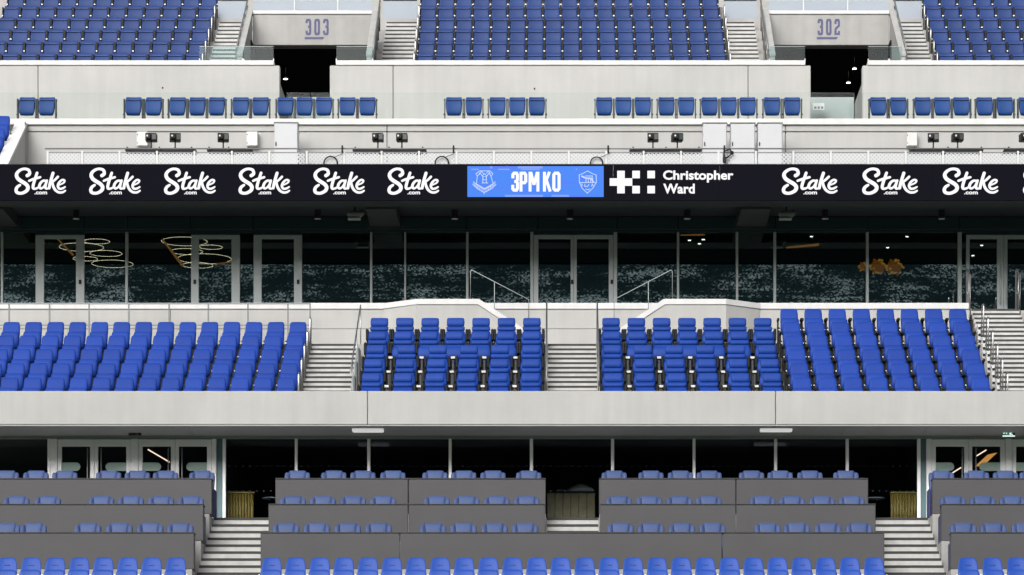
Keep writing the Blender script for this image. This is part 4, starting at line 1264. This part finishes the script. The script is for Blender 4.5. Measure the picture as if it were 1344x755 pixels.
for a, b, y0, y1, lab in ((179.5, 194, 173, 192, 'small white wall box beside the first gantry camera'), (323.5, 338.5, 173, 192, 'small white wall box left of the lone cabinet'),
                          (1190, 1204, 174, 192, 'small white wall box left of the far right cameras')):
    x0, x1 = WX(a, 83.4), WX(b, 83.4)
    t = thing('junction_box', lab, 'box', ((x0 + x1) / 2, 83.4, WZ(y1, 83.4)), 'white boxes on the gantry wall')
    part(t, 'body', MB().box(x0, x1, 83.38, 83.545, WZ(y1, 83.4), WZ(y0, 83.4), .012), M['coping'])
    part(t, 'lid', MB().box(x0 + .035, x1 - .01, 83.364, 83.378, WZ(y1, 83.4) + .01, WZ(y0, 83.4) - .01, .004), M['coping'])
    for yy in (y0 + 4, y1 - 4):
        part(t, 'screw', MB().disc_cyl((x0 + .018, 83.37, WZ(yy, 83.4)), .012, .012, 8, 'y'), M['dark_metal'])
cams = [(198.5, 'first gantry camera from the left'), (230, 'second gantry camera from the left'), (293, 'third gantry camera from the left, standing apart'), (496, 'left of the two gantry cameras right of 303'),
        (527.5, 'right of the two gantry cameras right of 303'), (857, 'left of the two gantry cameras beside the cabinet trio'), (889, 'right of the two gantry cameras beside the cabinet trio'),
        (1225, 'left of the two gantry cameras at the far right'), (1257, 'right of the two gantry cameras at the far right'), (1346, 'gantry camera cut by the right frame edge')]
Ym = 80.9
def make_monitor():
    t = seat_root('gantry_camera', 'camera')
    MB().box(-.13, .13, -.09, .14, .14, .32, .012).build('housing', M['dark_metal'], t)
    MB().box(-.10, .0, -.17, -.088, .17, .29, .01).build('lens_hood', M['dark_metal'], t)
    MB().disc_cyl((-.075, -.178, .235), .022, .012, 12, 'y').build('lens', M['coping'], t)
    MB().box(.03, .12, -.10, -.09, .17, .29).build('side_screen', M['exit_dark'], t)
    MB().tube([(0, 0, .14), (0, 0, -.06)], .016, 8).build('pole', M['dark_metal'], t)
    MB().loft([[(r * cos(2 * pi * k / 10), r * sin(2 * pi * k / 10), z) for k in range(10)] for r, z in ((.055, -.07), (.05, -.04), (.018, .0))]).build('foot', M['dark_metal'], t)
    return t
p_cm = make_monitor()
for i, (px, lab) in enumerate(cams):
    o = p_cm if i == 0 else copy_tree(p_cm)
    o.location = (WX(px, Ym), Ym, WZ(193.5, Ym) )
    o['label'] = 'black ' + lab; o['group'] = 'small black cameras on the gantry'
    o.rotation_euler = (0, 0, random.uniform(-.12, .12))
for a, b, lab in ((165, 258, 'black camera shelf under the first two cameras'), (272, 332, 'short black camera shelf left of the lone cabinet'), (463, 560, 'black camera shelf right of the lone cabinet'),
                  (826, 921, 'black camera shelf left of the cabinet trio'), (1194, 1290, 'black camera shelf under the far right cameras'), (1317, 1390, 'black camera shelf cut by the right frame edge')):
    Ys = 80.75
    x0, x1 = WX(a, Ys), WX(b, Ys)
    t = thing('camera_shelf', lab, 'shelf', ((x0 + x1) / 2, Ys, WZ(199, Ys)), 'black shelves on the gantry railing')
    part(t, 'board', MB().box(x0, x1, Ys - .1, Ys + .35, WZ(199.2, Ys), WZ(197.4, Ys)), M['dark_metal'])
    for x in (x0 + .08, (x0 + x1) / 2, x1 - .08):
        part(t, 'bracket', MB().box(x - .015, x + .015, Yp + .02, Ys - .101, WZ(199.2, Ys), WZ(197.4, Ys)), M['dark_metal'])
for px, rr, lab in ((434, .165, 'coiled black cable hanging on the railing below 303'), (580, .165, 'coiled black cable hanging on the railing above the last script logo'), (783, .15, 'coiled black cable on the railing above the crest panel end')):
    x = WX(px, 80.3)
    z = WZ(214.5, 80.3)
    t = thing('coiled_cable', lab, 'cable', (x, 80.28, z), 'cable coils on the gantry railing')
    mb = MB()
    for q in range(2):
        r2 = rr * (1 - .1 * q)
        mb.tube([(x + r2 * cos(a * pi / 12), 80.29 - .012 * q, z + r2 * sin(a * pi / 12)) for a in range(25)], .009, 6)
    part(t, 'loops', mb, M['cable'])
    part(t, 'lead', MB().tube([(x + rr * .5, 80.28, z + rr * .85), (x + .22, 80.28, z + .19), (x + .27, 80.28, z + .22), (x + .27, 80.28, zr + .06)], .008, 6), M['cable'])
    part(t, 'clip', MB().box(x + .25, x + .29, 80.27, 80.33, zr - .1, zr + .06, .006), M['cable'])
x, z = WX(952, 80.3), WZ(205, 80.3)
t = thing('clamp_arm', 'black jointed clamp arm gripping the railing before the cabinets', 'clamp', (x, 80.28, z))
part(t, 'bar', MB().tube([(x - .04, 80.28, z - .12), (x - .02, 80.28, z + .24)], .022, 8), M['dark_metal'])
part(t, 'arm', MB().tube([(x - .03, 80.27, z + .1), (x + .1, 80.27, z + .16), (x + .17, 80.27, z + .06), (x + .02, 80.27, z - .05)], .02, 8), M['dark_metal'])
part(t, 'knob', MB().ball((x + .15, 80.26, z + .07), .045, 10, 8), M['dark_metal'])
part(t, 'clip', MB().box(x - .06, x + .02, 80.24, 80.31, z - .16, z - .02, .01), M['dark_metal'])

# glass balustrade along the white ledge, in front of the single seat row
Yx = 83.75
gb = thing('glass_balustrade', 'clear glass balustrade along the white ledge before the single seats', 'balustrade', (0, Yx, WZ(154, Yx)))
gx = [XL] + [WX(p, Yx) for p in (20, 128, 236, 345, 508, 660, 790, 880, 975, 1060, 1135, 1250)] + [XR]
for a, b in zip(gx[:-1], gx[1:]):
    part(gb, 'pane', MB().box(a + .008, b - .008, Yx, Yx + .012, WZ(154, Yx) - .02, WZ(121.5, Yx)), M['glass_thin'])

# the corner of the neighbouring block left of the pier
for k in range(3):
    o = copy_tree(p_m1)
    o.location = (WX(-3, 82.2), 82.9 - .75 * k, 18.18 - .47 * k)
    o['label'] = 'blue seat beyond the sloping pier, %s of three' % ('highest', 'middle', 'lowest')[k]
    o['group'] = 'neighbouring block seats beyond the pier'
tag(MB().prism([(80.2, 16.6), (84, 16.6), (84, 18.17), (82.25, 18.17), (82.25, 17.7), (81.5, 17.7), (81.5, 17.23), (80.7, 17.23), (80.7, 16.9), (80.2, 16.9)][::-1], XL - 1, WX(7, 81.0) - .17).build('corner_terrace', M['terrace']), kind='structure')

# ------------------------------------------------------------------ middle tier: fence behind the left block, stair boxes, rails
Yfz = 79.25
fz0 = mid_floor(5)
fn = thing('guard_fence', 'thin grey guard fence behind the left block of blue seats', 'fence', (0, Yfz, fz0))
fzt = WZ(398.2, Yfz)
fp = [-92, -40, 12, 65, 117, 169, 222, 273.5, 325.5, 378, 407]
part(fn, 'top_rail', MB().box(XL, WX(408, Yfz), Yfz - .02, Yfz + .02, fzt - .022, fzt), M['grey_metal'])
part(fn, 'lower_rail', MB().box(XL, WX(408, Yfz), Yfz - .012, Yfz + .012, WZ(427.6, Yfz), WZ(426.6, Yfz) + .004), M['grey_metal'])
for px in fp:
    part(fn, 'post', MB().box(WX(px, Yfz) - .017, WX(px, Yfz) + .017, Yfz - .026, Yfz + .026, fz0, fzt - .023), M['grey_metal'])
def stair_box(mir, lab):
    """low parapet box: angled end, flat top, end sloping down towards the centre stairs"""
    m = lambda px: px if not mir else 1500 - px
    Ya, Yb2 = 79.98, 79.40
    t = thing('stair_parapet', lab, 'parapet', (WX(m(590), Yb2), Yb2, fz0), 'stair parapets above the headrest seats')
    zt = 14.105
    xl, xm, xr = WX(m(503), Ya), WX(m(547), Yb2), WX(m(627), Yb2)
    slope = [(627, 392.5), (664, 416.5), (694, 436)]
    def wallprism(pts, z0, z1, mm, nm):
        part(t, nm, MB().prism(pts if not mir else pts[::-1], z0, z1, 'z'), mm)
    wallprism([(xl, Ya - .0), (xm, Yb2), (xm, Yb2 + .16), (xl + (.16 if not mir else -.16), Ya)], fz0 + .004, zt - .125, M['concrete'], 'angled_wall')
    wallprism([(xl - (.02 if not mir else -.02), Ya - .015), (xm, Yb2 - .02), (xm, Yb2 + .18), (xl + (.18 if not mir else -.18), Ya - .015)], zt - .122, zt, M['coping'], 'angled_coping')
    s = 1 if not mir else -1
    x2, z2 = WX(m(694), Yb2), WZ(436, Yb2)
    poly = [(xm, fz0 + .004), (x2, fz0 + .004), (x2, z2 - .125), (xr, zt - .125), (xm, zt - .125)]
    part(t, 'front_wall', MB().prism(poly if not mir else poly[::-1], Yb2 + .003, Yb2 + .16, 'y'), M['concrete'])
    cp = [(xm, zt - .122), (xr, zt - .122), (x2, z2 - .122), (x2, z2), (xr + s * .03, zt), (xm, zt)]
    part(t, 'coping', MB().prism(cp if not mir else cp[::-1], Yb2 - .02, Yb2 + .18, 'y'), M['coping'])
    # inner handrail
    Yrl = 79.72
    pts = [(617.5, 392), (617.5, 356.5), (619.5, 354.6), (694, 393.2), (694, 420)]
    P = [(WX(m(a), Yrl), Yrl, WZ(b, Yrl)) for a, b in pts]
    part(t, 'handrail', MB().tube(P, .011, 8), M['frame_silver'])
    part(t, 'handrail_post', MB().tube([(WX(m(649), Yrl), Yrl, WZ(370.4, Yrl)), (WX(m(649), Yrl), Yrl, WZ(420, Yrl))], .009, 8), M['frame_silver'])
    part(t, 'stair_mass', MB().prism([(xr, fz0 + .006), (x2 + s * .3, fz0 + .006), (x2 + s * .3, fz0 + .1), (xr, zt - .16)] if not mir else [(xr, fz0 + .006), (x2 + s * .3, fz0 + .006), (x2 + s * .3, fz0 + .1), (xr, zt - .16)][::-1], Yb2 + .19, Ya - .01, 'y'), M['terrace'])
stair_box(False, 'white capped stair parapet above the left headrest block, sloping to centre')
stair_box(True, 'white capped stair parapet above the right headrest block, sloping to centre')

def hoop(x, y, z, h, label, group, w=.35, r=.013, m=None):
    t = thing('hoop_rail', label, 'handrail', (x, y, z), group)
    pts = [(x, y, z), (x, y, z + h - .06), (x, y + .02, z + h - .02), (x, y + .06, z + h), (x, y + w - .06, z + h), (x, y + w - .02, z + h - .02), (x, y + w, z + h - .06), (x, y + w, z + .2)]
    part(t, 'hoop', MB().tube(pts, r, 8), m or M['steel'])
    for yy, zz in ((y, z), (y + w, z + .2)):
        part(t, 'foot', MB().disc_cyl((x, yy, zz), .04, .012, 10), M['steel'])
for i in range(5):
    hoop(-5.64, MY0 + MD * i - .3, mid_floor(i) + .004, 1.0, 'steel hoop rail at %s row end, left side of the left middle stairs' % ORD[i + 1], 'hoop rails at the left block end')
for i in range(6):
    hoop(9.66, MY0 + MD * i - .3, mid_floor(i) + .004, 1.0, 'steel hoop rail at %s row end of the eight-seat block' % ORD[i + 1], 'hoop rails at the right block end')
    t = thing('row_end_plate', 'white row end bracket beside the tall right stairs, %s row' % ORD[i + 1], 'bracket', (9.52, MY0 + MD * i, mid_floor(i)), 'row end brackets by the tall stairs')
    part(t, 'plate', MB().box(9.50, 9.565, MY0 + MD * i - .52, MY0 + MD * i - .48, mid_floor(i) + .004, mid_floor(i) + .5, .008), M['rail_white'])
    for k in range(3):
        part(t, 'slot', MB().box(9.51, 9.57, MY0 + MD * i - .535, MY0 + MD * i - .521, mid_floor(i) + .08 + .15 * k, mid_floor(i) + .13 + .15 * k), M['dark_metal'])
for x, lab in ((-.30, 'tall thin steel rail at the left edge of the central stairs'), (.84, 'tall thin steel rail at the right edge of the central stairs')):
    t = thing('stair_rail', lab, 'handrail', (x, 76.6, mid_floor(1)), 'tall thin rails on the central stairs')
    z0 = mid_floor(4)
    part(t, 'upright', MB().tube([(x, 78.3, z0 + .3), (x, 78.3, z0 + 1.30), (x, 78.26, z0 + 1.36), (x, 78.18, z0 + 1.36), (x, 75.4, mid_floor(1) + .95), (x, 75.4, mid_floor(1) + .05)], .018, 8), M['steel'])
    part(t, 'mid_rail', MB().tube([(x, 78.3, z0 + .85), (x, 75.4, mid_floor(1) + .5)], .012, 8), M['steel'])
x = -4.56
t = thing('stair_rail', 'leaning thin dark rail between left middle stairs and headrest seats', 'handrail', (x, 77, mid_floor(2)), 'sloped rails of the middle stairs')
part(t, 'rail', MB().tube([(x, 79.2, 12.92 + 1.0), (x + .005, 78.4, 12.9 + .62), (x, 76.0, 11.4 + .75), (x, 75.3, 11.0 + .7)], .016, 8), M['steel'])
for yy, zz in ((79.2, 12.93), (77.6, 12.1), (76.0, 11.2)):
    part(t, 'post', MB().tube([(x, yy, zz), (x, yy, zz + .98)], .013, 8), M['steel'])
for i in range(4):
    t = thing('row_end_shield', 'pale row end panel beside the left headrest block, %s row' % ORD[i + 1], 'panel', (-4.5, MY0 + MD * i, mid_floor(i)), 'row end panels at the left headrest block')
    part(t, 'panel', MB().box(-4.53, -4.46, MY0 + MD * i - .4, MY0 + MD * i - .05, mid_floor(i) + .004, mid_floor(i) + .6, .02), M['grey_metal'])
    part(t, 'edge', MB().box(-4.535, -4.50, MY0 + MD * i - .42, MY0 + MD * i - .401, mid_floor(i) + .05, mid_floor(i) + .6, .006), M['frame_silver'])
for s_, px0 in ((0, 1270), (1, 1338)):
    x = WX(px0, 80.6) + (.05 if s_ == 0 else 0)
    t = thing('stair_rail', ('steel handrail on the near side of the far right door stairs', 'steel handrail at the photo edge by the far right door')[s_], 'handrail', (x, 80.6, 13.9), 'rails by the far right door')
    part(t, 'rail', MB().tube([(x, 81.2, 14.12), (x, 81.2, 15.05), (x, 81.1, 15.1), (x, 80.5, 14.85), (x, 80.5, 13.8)], .02, 8), M['steel'])
    part(t, 'rail', MB().tube([(x + .08, 81.4, 14.12), (x + .08, 81.4, 15.15)], .016, 8), M['steel'])
    part(t, 'mid_rail', MB().tube([(x, 81.2, 14.6), (x, 80.5, 14.35)], .012, 8), M['steel'])

# upper tier aisle hoops
for base, lab in ((-9.36, 'at far left'), (-3.82, 'left of the centre seats'), (4.46, 'right of the centre seats'), (9.88, 'at far right')):
    for i in range(5):
        hoop(base, UY0 + UD * i - .35, up_floor(i) + .004, .78, 'pale hoop rail, %s row up, beside the stairs %s' % (ORD[i + 1], lab), 'hoop rails of the stairs ' + lab, .3, .012, M['steel'])

# ------------------------------------------------------------------ lower level window wall
Yz = 75.85
lz0, lz1 = LZ[3] + .004, WZ(576.4, Yz)
lw = thing('window_wall', 'lower dark window wall with slim white frames and white double doors', 'window wall', (0, Yz, lz0))
def lmull(a, b):
    part(lw, 'mullion', MB().box(WX(a, Yz), WX(b, Yz), Yz - .06, Yz + .06, lz0, lz1, .006), M['frame_white'])
def lpane(a, b):
    p = part(lw, 'pane', MB().box(WX(a, Yz) + .002, WX(b, Yz) - .002, Yz, Yz + .012, lz0 + .004, lz1 - .004), M['glass_low'])
part(lw, 'head_rail', MB().box(XL, XR, Yz - .09, Yz + .08, lz1 + .002, WZ(572.2, Yz)), M['frame_silver'])
lpane(-60, 62.6); lmull(62.8, 66.5)
def ldoors(x0):
    # one double door, 105 px wide from x0
    zt = WZ(577.2, Yz); zg = WZ(586.3, Yz)
    za, zb_ = WZ(618.3, Yz), WZ(607.2, Yz)
    door(lw, Yz, x0 + 9, x0 + 57, x0 + 14.2, x0 + 51.5, lz0, zt, zg, M['frame_white'], M['glass_low'], x0 + 48.5, (WZ(660, Yz), WZ(589, Yz)), (x0 + 14.4, x0 + 38.5, False, za, zb_), M['pill'])
    door(lw, Yz, x0 + 57.5, x0 + 105, x0 + 62, x0 + 99, lz0, zt, zg, M['frame_white'], M['glass_low'], x0 + 66.5, (WZ(660, Yz), WZ(589, Yz)), (x0 + 71.5, x0 + 98.8, True, za, zb_), M['pill'])
part(lw, 'jamb', MB().box(WX(66.8, Yz), WX(75.6, Yz), Yz - .07, Yz + .07, lz0, lz1 - .003, .006), M['frame_white'])
ldoors(67.0)
part(lw, 'jamb', MB().box(WX(172.4, Yz), WX(181.6, Yz), Yz - .07, Yz + .07, lz0, lz1 - .003, .006), M['frame_white'])
ldoors(173.0)
part(lw, 'jamb', MB().box(WX(278.4, Yz), WX(284.2, Yz), Yz - .07, Yz + .07, lz0, lz1 - .003, .006), M['frame_white'])
part(lw, 'teal_infill', MB().box(WX(284.5, Yz), WX(292.1, Yz), Yz - .02, Yz + .03, lz0, lz1 - .003), M['teal_panel'])
lmull(292.4, 296.4)
edges = [(296.6, 386.9), (390.9, 482.0), (486.3, 588.8), (593.0, 695.2), (699.8, 801.8), (806.2, 908.8), (913.0, 1015.8), (1020.0, 1109.8), (1114.0, 1203.6)]
for i, (a, b) in enumerate(edges):
    lpane(a, b)
    if i < len(edges) - 1: lmull(b + .2, edges[i + 1][0] - .2)
lmull(1203.8, 1208)
part(lw, 'teal_infill', MB().box(WX(1208.2, Yz), WX(1215.4, Yz), Yz - .02, Yz + .03, lz0, lz1 - .003), M['teal_panel'])
part(lw, 'jamb', MB().box(WX(1215.6, Yz), WX(1222.4, Yz), Yz - .07, Yz + .07, lz0, lz1 - .003, .006), M['frame_white'])
ldoors(1213.8)
part(lw, 'jamb', MB().box(WX(1319.2, Yz), WX(1327.6, Yz), Yz - .07, Yz + .07, lz0, lz1 - .003, .006), M['frame_white'])
ldoors(1319.2)
lpane(1425, 1500)
# two rows of small etched dots on the panes
dm = MB()
for (a, b) in edges:
    n = int((b - a) / 8.6)
    for row in (611.8, 644.5):
        for k in range(n):
            px = a + (b - a) * (k + .5) / n
            dm.disc_cyl((WX(px, Yz), Yz - .006, WZ(row, Yz)), .011, .003, 6, 'y')
tag(part(lw, 'etched_dots', dm, M['dot']), kind='stuff')
# rooms behind it
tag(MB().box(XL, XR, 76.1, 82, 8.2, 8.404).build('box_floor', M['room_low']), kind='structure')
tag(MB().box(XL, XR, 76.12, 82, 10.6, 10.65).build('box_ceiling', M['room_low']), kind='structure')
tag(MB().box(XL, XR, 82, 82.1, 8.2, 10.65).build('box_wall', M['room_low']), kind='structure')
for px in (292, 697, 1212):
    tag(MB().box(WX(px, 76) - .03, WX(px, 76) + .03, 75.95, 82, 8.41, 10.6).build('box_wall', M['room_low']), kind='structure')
for a, b, lab in ((298, 333, 'gold fluted screen behind glass at the head of left wide stairs'), (1169, 1203, 'gold fluted screen behind glass at the head of right wide stairs')):
    Yq2 = 76.25
    x0, x1 = WX(a, Yq2), WX(b, Yq2)
    t = thing('fluted_screen', lab, 'screen', ((x0 + x1) / 2, Yq2, 8.41), 'gold screens behind the lower glass')
    n = 9
    for k in range(n):
        xa = x0 + (x1 - x0) * k / n
        part(t, 'flute', MB().tube([(xa + .03, Yq2, 8.41), (xa + .03, Yq2, WZ(648, Yq2))], .034, 8), M['gold'])
    part(t, 'cap', MB().box(x0 - .01, x1 + .01, Yq2 - .06, Yq2 + .2, WZ(648, Yq2) + .002, WZ(646, Yq2)), M['gold'])
Yq2 = 77.2
x0, x1 = WX(718, Yq2), WX(781, Yq2)
t = thing('bar_counter', 'wooden bar counter behind glass in the gap between grey desks', 'counter', ((x0 + x1) / 2, Yq2, 8.41))
for k in range(6):
    xa, xb = x0 + (x1 - x0) * k / 6, x0 + (x1 - x0) * (k + 1) / 6
    part(t, 'front_board', MB().box(xa + .004, xb - .004, Yq2, Yq2 + .05, 8.41, WZ(647.5, Yq2), .006), M['wood'])
part(t, 'top', MB().box(x0 - .02, x1 + .02, Yq2 - .03, Yq2 + .6, WZ(647, Yq2), WZ(644.8, Yq2), .006), M['room_low'])
cx, cz = WX(762, 77.4), WZ(644.6, 77.4)
lin_ = MB().loft([[(cx + r * cos(2 * pi * k / 14) * (1 + .1 * sin(3 * k)), 77.4 + r * .6 * sin(2 * pi * k / 14), cz + z) for k in range(14)] for r, z in ((.30, 0), (.27, .05), (.16, .11), (.08, .15), (.02, .16))])
tag(lin_.build('linen_heap', M['cloth']), 'heap of white linen on the bar counter behind glass', 'linen')
cx2 = WX(736, 77.4)
tag(MB().loft([[(cx2 + r * cos(2 * pi * k / 14), 77.4 + r * .6 * sin(2 * pi * k / 14), cz + z) for k in range(14)] for r, z in ((.05, 0), (.1, .02), (.095, .025), (.02, .01))]).build('white_dish', M['cloth']),
    'small white dish on the bar counter behind glass', 'dish')
for k, px in enumerate((722, 726, 730, 734, 738, 742, 749, 755, 759)):
    xg, zg_ = WX(px, 76.7), 8.408
    tag(MB().loft([[(xg + r * cos(2 * pi * j / 10), 76.7 + r * sin(2 * pi * j / 10), zg_ + z) for j in range(10)] for r, z in ((.028, 0), (.006, .012), (.006, .09), (.03, .13), (.033, .2 + .05 * (k > 5)), (.026, .24 + .05 * (k > 5)))]).build('wine_glass', M['glassware']),
        'pale glass at the foot of the bar, %s from the left' % ORD[k + 1], 'glass', 'glasses by the bar counter')
tag(MB().box(WX(771, 76.7), WX(780, 76.7), 76.65, 76.85, 8.408, 8.62, .01).build('storage_box', M['blue_box']), 'blue plastic box by the bar counter behind glass', 'box')
for p0, p1, lab in (((194, 590), (222, 606), 'slanting warm strip light behind the second white door pair'), ((1245, 624), (1262, 613), 'lower slanting warm strip light at the far right doors'), ((1281, 599), (1295, 590), 'upper slanting warm strip light at the far right doors')):
    Ys = 77.7
    tag(MB().tube([(WX(p0[0], Ys), Ys, WZ(p0[1], Ys)), (WX(p1[0], Ys), Ys + .1, WZ(p1[1], Ys))], .014, 6).build('strip_light', M['strip']), lab, 'light', 'warm strip lights in the lower boxes')
tag(MB().prism([(WX(1280, 78.1), WZ(612, 78.1)), (WX(1296, 78.1), WZ(597, 78.1)), (WX(1309, 78.1), WZ(594, 78.1)), (WX(1290, 78.1), WZ(612, 78.1))], 78.1, 78.14, 'y').build('lit_ceiling_panel', M['warm']), 'brown lit ceiling panel behind the far right doors', 'ceiling panel')
for px, lab in ((357, 'thin metal side table behind glass at the left wide stairs'), (1148, 'thin metal side table behind glass at the right wide stairs')):
    Ys = 76.6
    x = WX(px, Ys); zt = WZ(655, Ys)
    t = thing('side_table', lab, 'table', (x, Ys, 8.41), 'side tables behind the lower glass')
    part(t, 'table_top', MB().disc_cyl((x, Ys, zt), .22, .02, 18), M['frame_silver'])
    part(t, 'stem', MB().tube([(x, Ys, 8.42), (x, Ys, zt)], .02, 8), M['dark_metal'])
    part(t, 'base', MB().disc_cyl((x, Ys, 8.411), .16, .014, 16), M['dark_metal'])

# light fittings and exit signs under the lower soffit
for a, b, y0, y1, lab in ((462, 503, 558.8, 566, 'white light fitting under the soffit near the left stairs'), (998, 1040, 557.5, 565.5, 'white light fitting under the soffit near the right stairs')):
    Yt = 74.62
    x0, x1 = WX(a, Yt), WX(b, Yt)
    t = thing('soffit_light', lab, 'light fitting', ((x0 + x1) / 2, Yt, WZ(y1, Yt)), 'white light fittings under the lower soffit')
    part(t, 'body', MB().box(x0, x1, Yt, Yt + .25, WZ(y1, Yt), WZ(y0, Yt), .012), M['lamp_white'])
    part(t, 'mount', MB().box((x0 + x1) / 2 - .2, (x0 + x1) / 2 + .2, Yt + .05, Yt + .2, WZ(y0, Yt) + .001, 10.467), M['dark_metal'])
for px, lit, lab in ((177, False, 'dark exit sign above the white double doors at left'), (1324, True, 'green running figure exit sign above the far right doors')):
    Yt = 75.3
    x, z0, z1 = WX(px, Yt), WZ(573.6, Yt), WZ(561.2, Yt)
    hw = 8.2 * Yt / F
    t = thing('exit_sign', lab, 'sign', (x, Yt, z0), 'exit signs under the lower soffit')
    part(t, 'case', MB().box(x - hw, x + hw, Yt, Yt + .06, z0, z1, .006), M['exit_dark'])
    part(t, 'left_field', MB().box(x - hw + .012, x + .01, Yt - .004, Yt - .001, z0 + .04, z1 - .015), M['exit_green'] if lit else M['exit_dark'])
    part(t, 'lower_edge', MB().box(x - hw, x + hw, Yt - .007, Yt - .001, z0 + .005, z0 + .032), M['exit_white'] if lit else M['frame_silver'])
    pm_ = M['exit_white'] if lit else M['exit_grey']
    # running figure
    fx, fz, s = x - hw * .5, z0 + .1, .075
    mb = MB()
    mb.disc_cyl((fx + .005, Yt - .008, fz + s * .95), .014, .003, 10, 'y')
    for pts in ([(0, .6), (-.1, .1)], [(-.1, .1), (.3, -.15), (.25, -.55)], [(-.1, .1), (-.35, -.25), (-.75, -.3)], [(0, .55), (.4, .35)], [(0, .55), (-.45, .3)]):
        mb.ribbon([(fx + a * s, fz + b * s) for a, b in pts], .016, Yt, .0075, smoothn=0, caps=False)
    part(t, 'running_figure', mb, pm_)
    mb = MB()
    ax = x + hw * .5
    mb.ribbon([(ax - .04, z0 + .06), (ax + .045, z0 + .15)], .018, Yt, .006, smoothn=0, caps=False)
    mb.ribbon([(ax - .045, z0 + .115), (ax - .045, z0 + .055), (ax + .02, z0 + .055)], .018, Yt, .0066, smoothn=0, caps=False)
    part(t, 'arrow', mb, pm_)
    part(t, 'bracket', MB().box(x - .03, x + .03, Yt + .01, Yt + .05, z1 + .001, 10.467), M['soffit'])
